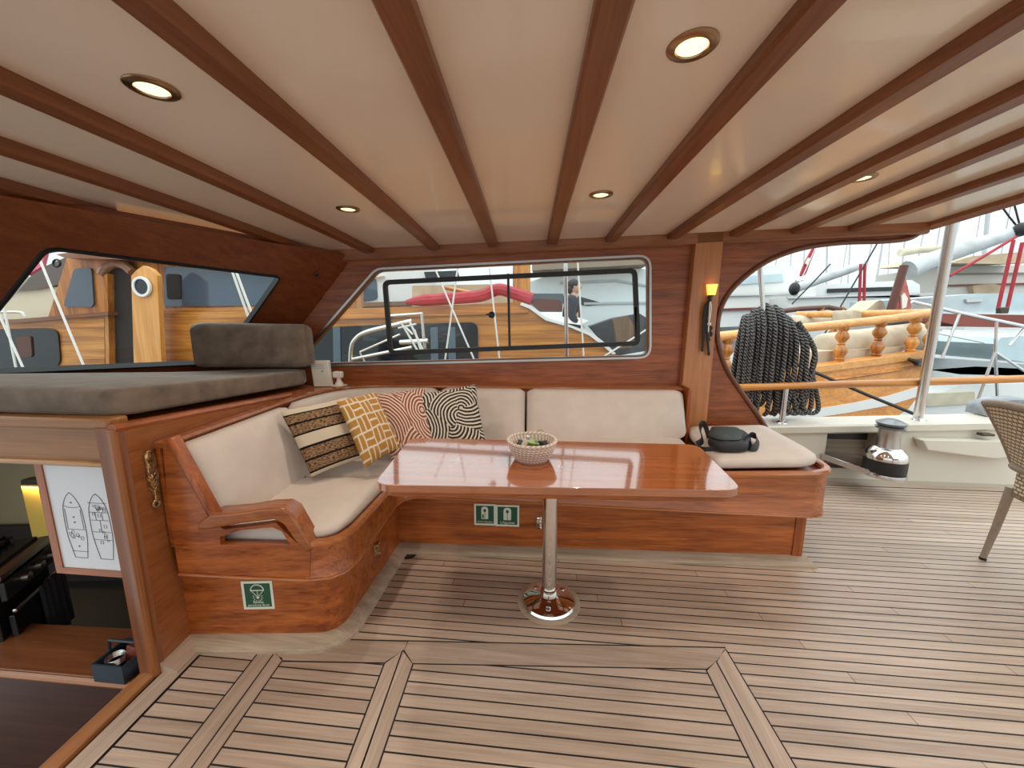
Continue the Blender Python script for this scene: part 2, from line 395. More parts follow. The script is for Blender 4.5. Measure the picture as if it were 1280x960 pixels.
# ================================================================== setting: roof, walls, deck
def camber(y): return .08*(1-(y/2.79)**2)
def ceilz(x, y): return 1.872+.036*x+camber(y)
def left_edge(y): return -1.62+(abs(y)-2.72)*.483
b = B(); nx, ny = 14, 22; rows = []
for j in range(ny+1):
    y = -2.75+j*(5.60)/ny; x0 = left_edge(min(2.72, abs(y))) if abs(y) < 2.72 else -1.62; row = []
    for i in range(nx+1):
        x = x0+(2.44-x0)*i/nx; row.append((x, y))
    rows.append(row)
lo = [[b.bm.verts.new((x, y, ceilz(x, y))) for x, y in r] for r in rows]
hi = [[b.bm.verts.new((x, y, ceilz(x, y)+.07)) for x, y in r] for r in rows]
for j in range(ny):
    for i in range(nx):
        b.face([lo[j][i], lo[j+1][i], lo[j+1][i+1], lo[j][i+1]]); b.face([hi[j][i], hi[j][i+1], hi[j+1][i+1], hi[j+1][i]])
edge = [(0, i) for i in range(nx)]+[(j, nx) for j in range(ny)]+[(ny, i) for i in range(nx, 0, -1)]+[(j, 0) for j in range(ny, 0, -1)]
for k in range(len(edge)):
    (a, c), (d, e) = edge[k], edge[(k+1) % len(edge)]; b.face([lo[a][c], lo[d][e], hi[d][e], hi[a][c]])
struct(b.obj('ceiling', CREAM, angle=30))

# ceiling beams, running athwartships under the panels
BEAMS = [(-2.07, .0), (-1.66, .01), (-1.269, 0), (-.809, -.035), (-.402, -.053), (.002, -.056), (.394, -.062), (.799, -.085), (1.203, -.065), (1.59, -.02), (1.944, -.05)]
nt_ = 0
for xw, k in BEAMS:
    y1 = yw(xw)-.03
    while left_edge(min(y1, 2.72)) > xw-.02 and y1 > .2: y1 -= .05
    rings = []
    for j in range(19):
        y = -2.6+(y1+2.6)*j/18; x = xw+(y-2.78)*k if y > 0 else xw-2.78*k+(-y)*0; z = ceilz(x, y); w = .036
        rings.append([V((x-w, y, z+.01)), V((x-w, y, z-.026)), V((x-w+.008, y, z-.036)), V((x+w-.008, y, z-.036)), V((x+w, y, z-.026)), V((x+w, y, z+.01))])
    nt_ += 1; struct(B().loft(rings).obj('trim_%d' % nt_, BEAMW, angle=25))
# stringer on top of the side wall and edging at the after end of the roof
nt_ += 1; pts = [(-1.66+i*(2.41+1.66)/12) for i in range(13)]
struct(B().loft([[V((x, yw(x)-o, z+.036*x)) for o, z in ((.055, 1.808), (.055, 1.89), (-.02, 1.89), (-.02, 1.80), (.045, 1.80))] for x in pts]).obj('trim_%d' % nt_, TRIMW))
nt_ += 1
struct(B().loft([[V((2.42+o, y, ceilz(2.44, y)+z)) for o, z in ((-.02, -.025), (.035, -.04), (.05, -.02), (.05, .085), (-.02, .075))] for y in [-2.7+i*5.58/18 for i in range(19)]]).obj('trim_%d' % nt_, TRIMW))

# side wall (hull side of the deckhouse) with the long window and the curved cut-out aft
WOUT = V((.0427, -1, 0)).normalized()*-1          # away from the cabin
ARCH = [(961, 541), (945, 516), (926, 489), (908, 461), (898, 430), (897, 402), (905, 376), (924, 352), (958, 327), (1000, 311), (1050, 303.5), (1105, 301.5), (1138, 297), (1156, 284)]
arch3 = [wall(*q) for q in ARCH]; arch3 = bez(arch3, 5)
hole = rnd([wall(*q) for q in [(470, 335), (814, 318), (814, 448), (362, 459)]], [.05, .09, .09, .04])
top = [V((2.44, yw(2.44), 1.99)), V((-1.45, yw(-1.45), 1.88))]
outer = arch3 + top + [wall(436, 322), wall(352, 440), wall(300, 512), V((-2.2, yw(-2.2), .3)), V((arch3[0].x, yw(arch3[0].x), .3))]
struct(B().prism(outer, WOUT*.05, [hole]).obj('wall_back', wood('panel_wood', 'x', (.13, .029, .007), (.42, .118, .030), coat=.1, rough=.38), angle=25))
nt_ += 1; struct(B().tube([p-WOUT*.004 for p in arch3], .017, 8).obj('trim_%d' % nt_, wood('arch_trim', 'x', (.11, .035, .014), (.19, .065, .026))))
# window_1: alu frame, fixed outer pane, two sliding panes in a black rubber frame, black latch knob
w1 = sempty('window_1', wall(640, 395))
def ring_prof(loop, off, w, d, name, mat, parent, bevel=.004):
    c = sum(loop, V((0, 0, 0)))/len(loop)
    inn = [p+(c-p).normalized()*w for p in loop]
    B().prism([p+WOUT*off for p in loop], WOUT*d, [[p+WOUT*off for p in inn]]).obj(name, mat, parent, bevel=bevel)
def inset(loop, w):
    out = []; m = len(loop)
    for i in range(m):
        t = (loop[(i+1) % m]-loop[i-1]); t.normalize(); n = t.cross(WOUT); out.append(loop[i]+n*w)
    c = sum(loop, V((0, 0, 0)))/m
    if sum((q-c).length for q in out) > sum((q-c).length for q in loop): return inset(loop, -w)
    return out
def frame(loop, off, w, d, name, mat, parent, bevel=.003):
    inn = inset(loop, w); return B().prism([p+WOUT*off for p in loop], WOUT*d, [[p+WOUT*off for p in inn]]).obj(name, mat, parent, bevel=bevel, seg=1)
frame(inset(hole, -.012), -.006, .013, .05, 'wooden_lining', wood('lining_wood', 'x', (.10, .03, .012), (.2, .07, .028)), w1)
frame(hole, -.010, .015, .07, 'window_frame', BRUSHED, w1)
B().prism([p+WOUT*.035 for p in inset(hole, .012)], WOUT*.006).obj('pane', GLASS, w1)
slide = rnd([wall(*q) for q in [(477, 350), (797, 334.5), (801, 432), (485, 444)]], .055)
frame(slide, .004, .032, .03, 'rubber_frame', BLACKR, w1)
m0, m1 = wall(635, 342), wall(637, 438)
B().prism([m0+V((-.008, 0, 0)), m0+V((.008, 0, 0)), m1+V((.008, 0, 0)), m1+V((-.008, 0, 0))], WOUT*.03).obj('divider', BLACKR, w1)
kn = wall(614.5, 393.5); kb = B().lathe([(0, 0), (.022, .0), (.024, .012), (.014, .02), (0, .021)], kn+WOUT*.02, 16, ax=-WOUT)
kb.box(kn+V((-.02, -.004, .003)), (.035, .012, .012)); kb.obj('latch_knob', BLACKR, w1)

# windscreen wall: raked and angled across the forward end
PA, PB_ = wall(439, 325), wall(352, 440); WD = ray(938, 420).normalized(); WSN = (PA-PB_).cross(WD).normalized()
if WSN.dot(FW) < 0: WSN = -WSN
def ws(x, y, off=0.0): return atp(x, y, PA-WSN*off, WSN)
wso = [ws(*q) for q in [(439, 321), (388, 312), (0, 244), (-150, 218), (-150, 540), (0, 522), (290, 522), (300, 512), (352, 440)]]
wsh = rnd([ws(*q) for q in [(56, 307), (354, 345), (276, 455.5), (-75, 472)]], [.05, .05, .03, .03])
struct(B().prism(wso, WSN*.05, [wsh]).obj('wall_left', wood('windscreen_wood', 'y', (.14, .032, .010), (.25, .068, .020)), angle=25))
w2 = sempty('window_2', ws(180, 400))
WOUT_keep = WOUT; WOUT = WSN
frame(inset(wsh, -.004), -.008, .012, .04, 'rubber_frame', BLACKR, w2); B().prism([p+WOUT*.03 for p in inset(wsh, .008)], WOUT*.006).obj('pane', GLASS, w2)
WOUT = WOUT_keep
p = ws(395, 342); t = thing('wall_hook', 'small round dark button fixed high on the panel between the two windows', 'hook', p)
B().lathe([(0, 0), (.016, 0), (.016, .008), (.007, .012), (.006, .02), (.010, .024), (0, .026)], p, 14, ax=-WSN).obj('button', DARKBR, t)

# pillar between window and cut-out
q = [wall(*a, .055) for a in [(871, 288), (906, 286), (882, 548), (846, 548)]]
struct(B().prism(q, WOUT*.06).obj('pillar', PILW, bevel=.006))

# ------------------------------------------------------------------ deck
def clip(poly, a, bb):      # keep the left side of a->b
    out = []; n = len(poly)
    def sd(p): return (bb[0]-a[0])*(p[1]-a[1])-(bb[1]-a[1])*(p[0]-a[0])
    for i in range(n):
        p, q = poly[i], poly[(i+1) % n]; sp, sq = sd(p), sd(q)
        if sp >= 0: out.append(p)
        if sp*sq < 0:
            t = sp/(sp-sq); out.append((p[0]+(q[0]-p[0])*t, p[1]+(q[1]-p[1])*t))
    return out
def clipc(poly, zone):
    for i in range(len(zone)):
        poly = clip(poly, zone[i], zone[(i+1) % len(zone)])
        if len(poly) < 3: return []
    return poly
dx_, dy_ = B(), B()
def plank(bb, poly, z=0.0):
    if len(poly) < 3: return
    c = (sum(p[0] for p in poly)/len(poly), sum(p[1] for p in poly)/len(poly))
    vs = [bb.bm.verts.new((p[0], p[1], z)) for p in poly]; bb.face(vs)
PITCHY, GAP = .0478, .0056
def planks(zone, y0, y1, x0=-3, x1=7, phase=0.0, joints=0):
    k0 = math.floor((y0-phase)/PITCHY); k1 = math.ceil((y1-phase)/PITCHY)
    for k in range(k0, k1):
        a = phase+k*PITCHY+GAP/2; c = a+PITCHY-GAP
        xs = [x0]+([x for x in ((k*1.37) % 2.1-1.5+2.1*i for i in range(4)) if x0 < x < x1] if joints else [])+[x1]
        for u, v in zip(xs, xs[1:]): plank(dx_, clipc([(u+.001, a), (v-.001, a), (v-.001, c), (u+.001, c)], zone))
kt = lambda x: 1.415+.073*x      # king plank edges
kb_ = lambda x: 1.310+.077*x
# left, middle, right border boards: (outer, centre, inner) lines x = a + s*(y-1.26)
def ln(a, s): return lambda y: a+s*(y-1.26)
LS = [ln(-1.164, -.087), ln(-1.098, -.092), ln(-1.045, -.082)]
MS = [ln(-.630, -.095), ln(-.577, -.08), ln(-.518, -.055)]
RS = [ln(.628, -.04), ln(.685, -.045), ln(.752, -.052)]
Y0 = -2.6
def zone_between(lf, rf, topf, yb=Y0, gl=.004, gr=.004):
    # counter-clockwise quad
    def top_at(f, g):
        y = 1.3
        for _ in range(6): y = topf(f(y)+g)
        return y
    yl = top_at(lf, gl); yr = top_at(rf, -gr)
    return [(lf(yb)+gl, yb), (rf(yb)-gr, yb), (rf(yr)-gr, yr-.004), (lf(yl)+gl, yl-.004)]
mar = lambda y: -1.392-.075*(y-1.25)
planks(zone_between(mar, LS[0], lambda x: 1.262), Y0, 1.4, phase=.025)
planks(zone_between(LS[2], MS[0], kb_), Y0, 1.5, phase=.01)
planks(zone_between(MS[2], RS[0], kb_), Y0, 1.5, phase=.0)
for (a, m, c), tt in ((LS, (1.262, 1.262, 1.245)), (MS, (1.262, 1.325, 1.272)), (RS, (1.355, 1.40, 1.468))):
    plank(dy_, [(a(Y0)+.002, Y0), (m(Y0)-.003, Y0), (m(tt[1])-.003, tt[1]-.004), (a(tt[0])+.002, tt[0]-.004)])
    plank(dy_, [(m(Y0)+.003, Y0), (c(Y0)-.002, Y0), (c(tt[2])-.002, tt[2]-.004), (m(tt[1])+.003, tt[1]-.004)])
kx = [-1.10, -.40, .25, .742]
plank(dx_, [(-1.098, 1.266), (-1.045, 1.232), (-.632, 1.2635), (-.578, 1.330), (-.578, 1.368), (-1.098, 1.335)])
plank(dx_, [(-.5765, 1.328), (-.521, 1.2715), (.628, 1.360), (.683, 1.402), (.747, kt(.747)-.003), (-.575, kt(-.575)-.003)])
# everything beyond the king plank and to the right of it
YS = .012+31*PITCHY
planks([(-.845, YS), (6.2, YS), (6.2, 3.215), (-.845, 3.215)], YS-.05, 3.24, phase=.012, joints=1)
planks([(-.845, kt(-.845)+.003), (.746, kt(.746)+.003), (.746, YS), (-.845, YS)], 1.3, YS, phase=.012)
planks([(RS[2](Y0)+.003, Y0), (6.2, Y0), (6.2, YS), (.746, YS), (RS[2](1.468)+.003, 1.468)], Y0, YS, phase=.012, joints=1)
# margin boards
plank(dy_, [(-1.470-.075*(Y0-1.1), Y0), (mar(Y0)-.004, Y0), (mar(1.262)-.004, 1.262), (-1.47, 1.262)], z=.004)
plank(dx_, [(.6, 3.22), (6.2, 3.22), (6.2, 3.30), (.6, 3.30)], z=.002)
fl = sempty('floor', (0, 0, 0))
dx_.obj('planks', TEAK['x'], fl); dy_.obj('border_boards', TEAK['y'], fl)
B().prism([(-1.40-.075*(Y0-1.1), Y0, -.0012), (6.2, Y0, -.0012), (6.2, 3.30, -.0012), (-1.47, 3.30, -.0012), (-1.47, 1.1, -.0012)], (0, 0, -.05)).obj('caulking', CAULK, fl)
# polished sill along the companionway
nt_ += 1
struct(B().loft([[V((x-.075*(y-1.1)+dx, y, z)) for dx, z in ((0, 0), (0, .012), (-.055, .012), (-.075, -.004), (-.075, -.12), (0, -.12))] for y, x in ((Y0, -1.474), (1.125, -1.474))]).obj('trim_%d' % nt_, wood('sill_wood', 'y', (.30, .12, .045), (.46, .20, .075), rough=.35)))
# ================================================================== corner bench
rise = lambda x: .033*(x+.9)
def lift(co):
    z = co.z
    if z <= .37: w = 0
    elif z < .46: w = (z-.37)/.09
    elif z < .58: w = 1
    elif z < .84: w = (.84-z)/.26
    else: w = 0
    return rise(co.x)*max(0, w)
bx = lambda x: 2.015+.042*(x+.866)
base = [(-1.49, 1.275), (-1.2, 1.307), (-.955, 1.335)]+[(-.955+.088*math.sin(a), 1.425-.088*math.cos(a)) for a in [PI/2*i/6 for i in range(1, 7)]]+[(-.866, 2.015)]+[(-.2, bx(-.2)), (.6, bx(.6)), (1.41, bx(1.41)), (1.42, 2.83)]
bench = thing('corner_bench', 'L-shaped varnished mahogany corner bench with armrest, built along the cabin side', 'bench', (0, 2.2, 0))
B().sweep(base, [(0, .03), (0, .37), (-.03, .37), (-.03, .03)]).obj('base_panel', wood('bench_base_wood', 'x', (.17, .034, .006), (.54, .150, .031)), bench)
# corner posts of the base
for px_, py_, n in ((-.955, 1.335, 0), (1.385, bx(1.385), 1)):
    B().prism([(px_-.02, py_-.003, .032), (px_+.03, py_-.004, .032), (px_+.03, py_-.004, .318), (px_-.02, py_-.003, .318)], (0, -.004, 0)).obj('corner_strip', MAH['z'], bench) if n else None
# pale teak plinth
struct(B().sweep(base, [(0, 0), (.062, 0), (.062, .012), (.05, .022), (.012, .038), (0, .04)]).obj('baseboard_bench', wood('plinth_teak', 'x', (.30, .225, .155), (.52, .41, .30), rough=.65, coat=0)))
nt_ += 1
struct(B().loft([[V((x, y, 0))+V((dx, 0, z)) for dx, z in ((0, 0), (.072, 0), (.072, .012), (.06, .022), (.012, .038), (0, .04))] for x, y in ((-1.472, 1.135), (-1.486, 1.30))]).obj('trim_%d' % nt_, TEAK['y']))
# overhanging seat frame with inner fillet and rounded outer ends
ov = [(-1.0, 1.292), (-.955, 1.2985), (-.865, 1.318), (-.825, 1.357), (-.806, 1.43), (-.808, 1.62), (-.812, 1.86)]
ov += [(-.812+.11-.11*math.cos(a), 1.86+.11*math.sin(a)) for a in [PI/2*i/5 for i in range(1, 5)]]
ov += [(-.68, 1.972), (-.2, 1.99), (.6, 2.02), (1.25, 2.047), (1.40, 2.056), (1.475, 2.085), (1.515, 2.14), (1.53, 2.22), (1.535, 2.83)]
def zb(x, y=None):
    if y is not None and x < -.7 and y < 1.9: return .310+.035*max(0, min(1, (y-1.4)/.45))
    if y is not None and x < -.88: return .310
    return .346-.0245*(x+.7)
B().sweep(ov[1:], lambda t, p: [(0, zb(p.x, p.y)), (.004, zb(p.x, p.y)+.012), (0, zb(p.x, p.y)+.018), (0, .462), (-.03, .462), (-.03, zb(p.x, p.y))]).lift(lift).obj('seat_frame', wood('frame_wood', 'x', (.18, .040, .008), (.54, .163, .038)), bench)
B().sweep(ov[1:], [(-.028, .452), (.0, .450), (.010, .456), (.012, .466), (.004, .478), (-.018, .480), (-.028, .474)]).lift(lift).obj('rim', wood('rim_wood', 'x', (.30, .09, .026), (.50, .19, .065), rough=.22), bench)
B().tube([atp(*q_, (-1.49, 1.232, 0), (-.116, 1, 0)) for q_ in ((224, 718), (300, 722), (384, 725.5))]+[V((x, y, zb(x, y)+.004)) for x, y in ov[2:]], .0065, 8).obj('bead', wood('bead_highlight_wood', 'x', (.30, .085, .022), (.50, .18, .055), rough=.25), bench)  # bead under the overhang, its highlight put into the lighter wood colour
# seat board under the cushions
sb = [(-1.48, 1.30), (-1.0, 1.31)]+[(x-.02, y+.02) if y < 1.95 else (x-.0, y+.03) for x, y in ov[1:-1]]+[(1.51, 2.80), (-1.50, 2.68)]
B().prism([(x, y, .452) for x, y in sb], (0, 0, -.02)).lift(lift).obj('seat_board', MAH['x'], bench)
# end panel with raked backrest edge and pierced armrest
FP = V((-1.49, 1.235, 0)); FN = V((-.116, 1, 0)).normalized()
fp = lambda x, y, o=0: atp(x, y, FP-FN*o, FN)
pan = [fp(*q) for q in [(203, 550), (211, 547), (262, 650), (280, 662), (345, 654), (368, 676), (388, 690), (387, 726), (224, 717.5), (210, 635)]]
hol = [fp(*q) for q in [(275, 681), (275, 671), (300, 663), (340, 659), (352, 664), (363, 681)]]
B().prism(pan, FN*.03, [hol]).obj('end_panel', MAH['x'], bench)
arm = [fp(*q, .012) for q in [(246, 654), (262, 644), (300, 641), (330, 636), (352, 635), (364, 642), (376, 663), (391, 688), (383, 691), (368, 676), (355, 657), (342, 650), (300, 655), (262, 662), (246, 663)]]
B().prism(arm, FN*.085).obj('armrest', wood('arm_wood', 'x', (.23, .064, .017), (.41, .138, .042), rough=.25), bench, bevel=.009, seg=3)
e0, e1 = fp(205, 549, .01), fp(261, 648, .01)
B().prism([e0, e0+V((.022, .002, .004)), e1+V((.022, .002, 0)), e1], FN*.05).obj('end_rail', MAH['z'], bench, bevel=.006)
# backrest: capping rail, board behind the cushions
rail = [(-1.457, 1.245), (-1.479, 1.5), (-1.511, 1.85), (-1.532, 2.1), (-1.527, 2.25), (-1.495, 2.40), (-1.43, 2.52), (-1.33, 2.60), (-1.2, 2.645), (-1.0, 2.664), (-.5, 2.69), (.2, 2.72), (.925, 2.752)]
rail = [(q.x, q.y) for q in bez([(x, y, 0) for x, y in rail], 4)]
RZ = lambda t: .886-.016*t
B().sweep(rail, lambda t, p: [(-.02, RZ(t)-.022), (.020, RZ(t)-.022), (.027, RZ(t)-.012), (.022, RZ(t)), (-.015, RZ(t)+.002), (-.02, RZ(t)-.004)]).obj('backrest_rail', wood('rail_wood', 'x', (.24, .066, .018), (.42, .14, .043), rough=.25), bench)
B().sweep(rail, [(-.012, .46), (.005, .46), (.005, .868), (-.012, .868)]).obj('backrest_board', MAH['x'], bench)
B().prism([(.928, 2.63, .50), (.952, 2.63, .50), (.952, 2.80, .50), (.928, 2.80, .50)], (0, 0, .385)).obj('backrest_end', MAH['z'], bench, bevel=.008)
# shelf behind the corner, between rail and walls
shelf = [(x-.0, y) for x, y in rail if y > 1.9]+[(.925, yw(.925)), (-1.70, yw(-1.70)-.0), (-1.79, 2.35), (-1.62, 1.9)]
B().prism([(x, y, .874) for x, y in shelf], (0, 0, -.02)).obj('shelf', wood('shelf_wood', 'x', (.30, .10, .03), (.50, .19, .06), rough=.18), bench)
# latches in the base
def latch(name, p, nrm, w=.030, h=.075):
    n = V(nrm).normalized(); t = V((0, 0, 1)).cross(n); R = Matrix((t, n, V((0, 0, 1)))).transposed()
    bb = B(); bb.box(V(p)+n*.004, (w, .008, h), R)
    for dz in (-.028, -.010, .010, .028): bb.lathe([(0, 0), (.007, 0), (.006, .006), (0, .009)], V(p)+n*.008+V((0, 0, dz))+t*(w*.3), 8, ax=n)
    bb.box(V(p)+n*.012+t*(-w*.1), (w*.45, .012, h*.45), R); bb.lathe([(0, 0), (.010, 0), (.010, .012), (0, .016)], V(p)+n*.006+V((0, 0, h*.42))-t*w*.2, 10, ax=n)
    return bb.obj(name, CHROME if name == 'hasp_latch' else BRASS, bench, bevel=.001)
pl = atp(674, 653, (-.866, 2.015, 0), (-.042, 1, 0)); latch('hasp_latch', pl, (.042, -1, 0))
pl = atp(470, 687, (-.866, 0, 0), (1, 0, 0)); latch('brass_latch', pl, (1, 0, 0), .045, .07)

# ------------------------------------------------------------------ loose upholstery
def pad(name, poly, z0, z1, label, cat, group, r=.03, crown=.012):
    c = (sum(p[0] for p in poly)/len(poly), sum(p[1] for p in poly)/len(poly))
    t = thing(name, label, cat, (c[0], c[1], z0), group)
    def off(d): 
        return [((p[0]-c[0])*(1-d/max(.05, math.dist(p[:2], c)))+c[0], (p[1]-c[1])*(1-d/max(.05, math.dist(p[:2], c)))+c[1]) for p in poly]
    rings = []
    for d, z in ((.02, z0), (.004, z0+.010), (0, z0+.02), (0, z1-.022), (.005, z1-.008), (.018, z1), (.08, z1+crown*.7), (.16, z1+crown)):
        rings.append([V((x, y, z)) for x, y in off(d)])
    b = B().loft(rings).lift(lift); return t, b.obj('cushion_cover', FABRIC, t, angle=80)
ovi = [(x-.034, y+.034) if y < 1.9 and x < -.8 else (x-.01, y+.038) for x, y in ov]
Aseat = rnd([(-1.40, 1.318), (-1.0, 1.325)]+[(x, y) for x, y in ovi[2:7]]+[(-.838, 1.895), (-1.46, 1.86)], .02, 2)
pad('seat_cushion', [(p.x, p.y) for p in Aseat], .454, .507, 'beige seat cushion beside the armrest, at the near left end of the bench', 'cushion', 'beige bench seat cushions')
Bs = rnd([(-1.46, 1.866), (-.838, 1.900)]+[(x, y) for x, y in ovi[7:11]]+[(-.2, 2.03), (.86, 2.062), (.88, 2.60), (-1.10, 2.55), (-1.36, 2.42), (-1.45, 2.2)], .02, 2)
pad('seat_cushion', [(p.x, p.y) for p in Bs], .454, .507, 'long beige seat cushion under the scatter cushions, running behind the table', 'cushion', 'beige bench seat cushions')
Cs = rnd([(.905, 2.072), (1.37, 2.090), (1.47, 2.15), (1.495, 2.30), (1.505, 2.78), (.985, 2.755), (.945, 2.60)], [.03, .06, .06, .03, .05, .05, .05], 4)
pad('seat_cushion', [(p.x, p.y) for p in Cs], .480, .535, 'beige seat pad on the aft end of the bench, with the black bag on it', 'cushion', 'beige bench seat cushions')

def back(name, path, label, zt=.862, zb_=.511, th=.10, rake=.09, wavy=0):
    path = bez([(x, y, 0) for x, y in path], 5); L = len(path)
    c = path[L//2]; t = thing(name, label, 'cushion', (c.x, c.y, zb_), 'beige bench back cushions')
    P = [V((p.x, p.y, 0)) for p in path]; rings = []
    n_ = len(P)
    # arc length for end rounding
    cum = [0]
    for i in range(1, n_): cum.append(cum[-1]+(P[i]-P[i-1]).length)
    tot = cum[-1]
    def sample(s):
        for i in range(1, n_):
            if cum[i] >= s-1e-9:
                k = (s-cum[i-1])/max(1e-9, cum[i]-cum[i-1]); return P[i-1].lerp(P[i], k), (P[i]-P[i-1]).normalized()
        return P[-1], (P[-1]-P[-2]).normalized()
    ss = [0, .008, .022, .05]+[.05+(tot-.1)*i/max(6, int(tot/.06)) for i in range(1, max(6, int(tot/.06)))]+[tot-.05, tot-.022, tot-.008, tot]
    for s in ss:
        p, d = sample(s); nn = V((d.y, -d.x, 0))
        e = min(s, tot-s); k = 1.0 if e >= .05 else (.55+.45*math.sin(PI/2*e/.05)); ins = (1-k)*.055
        H_ = zt-zb_; prof = []
        puff = .014*min(1, e/.08) + (wavy*math.sin(s*95) if wavy else 0)
        front = [(.0, 0.03), (.05, 0.008), (.2, puff*.6), (.5, puff), (.8, puff*.6), (.95, .008-.01), (1.0, -.02)]
        for f, o in front:       # from bottom up at the front
            z = zb_+ins+(H_-2*ins)*f; prof.append(((th)*k+rake*(1-f)+.012+o-(0.0 if f not in (0,) else .02), z))
        prof.append((.012+th*(1-k)*.3+.02, zt-ins)); prof.append((.008+rake*.0+th*(1-k)*.3, zt-.03-ins)); prof.append((.008+rake*.6, zb_+.02+ins)); prof.append((.03+rake*.7, zb_+ins))
        rings.append([p+nn*a+V((0, 0, z)) for a, z in prof])
    B().loft(rings).lift(lift).obj('cushion_cover', FABRIC, t, angle=80)
rp = lambda a, b_: [r for i, r in enumerate(rail) if a <= i <= b_]
def rail_between(f0, f1, n=9):
    P = [V((x, y, 0)) for x, y in rail]; cum = [0]
    for i in range(1, len(P)): cum.append(cum[-1]+(P[i]-P[i-1]).length)
    out = []
    for k in range(n):
        s = cum[-1]*(f0+(f1-f0)*k/(n-1))
        for i in range(1, len(P)):
            if cum[i] >= s-1e-9: out.append(tuple(P[i-1].lerp(P[i], (s-cum[i-1])/(cum[i]-cum[i-1])))[:2]); break
    return out
P_ = [V((x, y, 0)) for x, y in rail]; TOT = sum((P_[i]-P_[i-1]).length for i in range(1, len(P_)))
def frac_at_x(x):
    s = 0
    for i in range(1, len(P_)):
        if P_[i].x >= x and P_[i].y > 2.55: return s/TOT
        s += (P_[i]-P_[i-1]).length
    return 1
fa = .75/TOT
back('back_cushion', rail_between(.035/TOT, fa-.004), 'beige back cushion at the armrest end, leaning on the forward partition', th=.085, rake=.085)
xs_ = [wall(567, 487, .12).x, wall(687, 487, .12).x]
f1_, f2_ = frac_at_x(xs_[0]), frac_at_x(xs_[1])
back('back_cushion', rail_between(fa+.004, f1_-.002, 25), 'curved beige back cushion in the bench corner, gathered along its top', wavy=.003)
back('back_cushion', rail_between(f1_+.002, f2_-.002), 'beige back cushion behind the basket, left of the widest one')
back('back_cushion', rail_between(f2_+.002, .996), 'widest flat beige back cushion, next to the wooden pillar')

def scatter(label, mat, bl, br, tl, tr, th, parts=None):
    bl, br, tl, tr = (V(q) for q in (bl, br, tl, tr)); c = (bl+br+tl+tr)/4
    t = thing('scatter_cushion', label, 'cushion', (c.x, c.y, min(bl.z, br.z)), 'patterned scatter cushions'); n = (br-bl).cross(tl-bl).normalized()
    if n.dot(CAM-c) < 0: n = -n
    G = 16; b = B(); grid = {}
    for sgn in (1, -1):
        for i in range(G+1):
            for j in range(G+1):
                u, v = i/G, j/G; edge_ = i in (0, G) or j in (0, G)
                if sgn == -1 and edge_: grid[(sgn, i, j)] = grid[(1, i, j)]; continue
                pin = lambda a: .045*math.sin(PI*a)    # sides pulled in between the corners
                uu = u+(.5-u)*2*pin(v)*(1 if True else 0)*abs(u-.5)*2*.5; vv = v+(.5-v)*2*pin(u)*abs(v-.5)*2*.5
                p = (bl*(1-uu)+br*uu)*(1-vv)+(tl*(1-uu)+tr*uu)*vv
                h = th*(math.sin(PI*u)*math.sin(PI*v))**.45 if not edge_ else 0
                h += .006*math.sin(u*9+v*7)*(math.sin(PI*u)*math.sin(PI*v))
                grid[(sgn, i, j)] = b.bm.verts.new(p+n*h*sgn)
        for i in range(G):
            for j in range(G):
                f = b.face([grid[(sgn, i, j)], grid[(sgn, i+1, j)], grid[(sgn, i+1, j+1)], grid[(sgn, i, j+1)]])
                if f:
                    for l, (a, c_) in zip(f.loops, ((i, j), (i+1, j), (i+1, j+1), (i, j+1))): l[b.uv].uv = (a/G, c_/G)
    b.obj('cover', mat, t, angle=80, sub=1)
    loop = [(bl, br), (br, tr), (tr, tl), (tl, bl)]
    return t
Y = lambda x, y, v: at(x, y, 'y', v)
scatter('scatter cushion woven in black, brown and cream bands, leftmost in the corner', stripes_mat(), Y(388, 599, 1.74), Y(467, 570, 1.97), Y(346, 512, 1.79), Y(436, 494, 2.09), .055)
scatter('mustard scatter cushion with white block print, second from the left', basket_mat(), Y(456, 588, 1.80), Y(503, 560, 2.00), Y(418, 499, 1.93), Y(470, 488, 2.15), .055)
scatter('scatter cushion with rust red curved lines on white, third from the left', arcs_mat('rust_arcs', (.30, .075, .04), 3.3), Y(489, 580, 2.04), Y(556, 572, 2.14), Y(463, 491, 2.22), Y(531, 482, 2.35), .05)
scatter('scatter cushion with charcoal curved lines on white, rightmost of the four', arcs_mat('charcoal_arcs', (.035, .032, .03), 8.1), Y(530, 570, 2.13), Y(612, 566, 2.20), Y(517, 491, 2.31), Y(596, 478, 2.39), .055)

# ================================================================== table
t = thing('dining_table', 'varnished mahogany table with rounded corners on one chrome pedestal', 'table', (.014, 1.673, 0))
TZ = .73
tp = rnd([at(466, 606, 'z', TZ), at(930, 613, 'z', TZ), at(872, 555.5, 'z', TZ), at(513, 547, 'z', TZ)], [.07, .07, .07, .07], 6)
B().prism([p-V((0, 0, .030)) for p in tp], (0, 0, .030)).obj('table_top', wood('table_wood', 'x', (.30, .085, .022), (.46, .145, .042), rough=.16, coat=1.0), t, bevel=.010, seg=3)
inn = [p+(V((.014, 1.65, TZ))-p)*.03-V((0, 0, .05)) for p in tp]
B().prism(inn, (0, 0, .02)).obj('under_frame', MAH['x'], t, bevel=.004)
PX = at(686, 752, 'z', .0)
B().lathe([(.034, .03), (.034, .68)], (PX.x, PX.y, 0), 28).obj('pedestal', CHROME, t)
B().lathe([(0, .68), (.11, .68), (.11, .672), (.05, .655), (0, .655)], (PX.x, PX.y, 0), 28).obj('top_plate', CHROME, t)
_fl = B().lathe([(0, .004), (.126, .004), (.128, .010), (.122, .020), (.095, .030), (.055, .036), (.042, .044), (.040, .075), (.034, .078), (0, .078)], (PX.x, PX.y, 0), 40); flange = _fl.obj('floor_flange', CHROME, t)
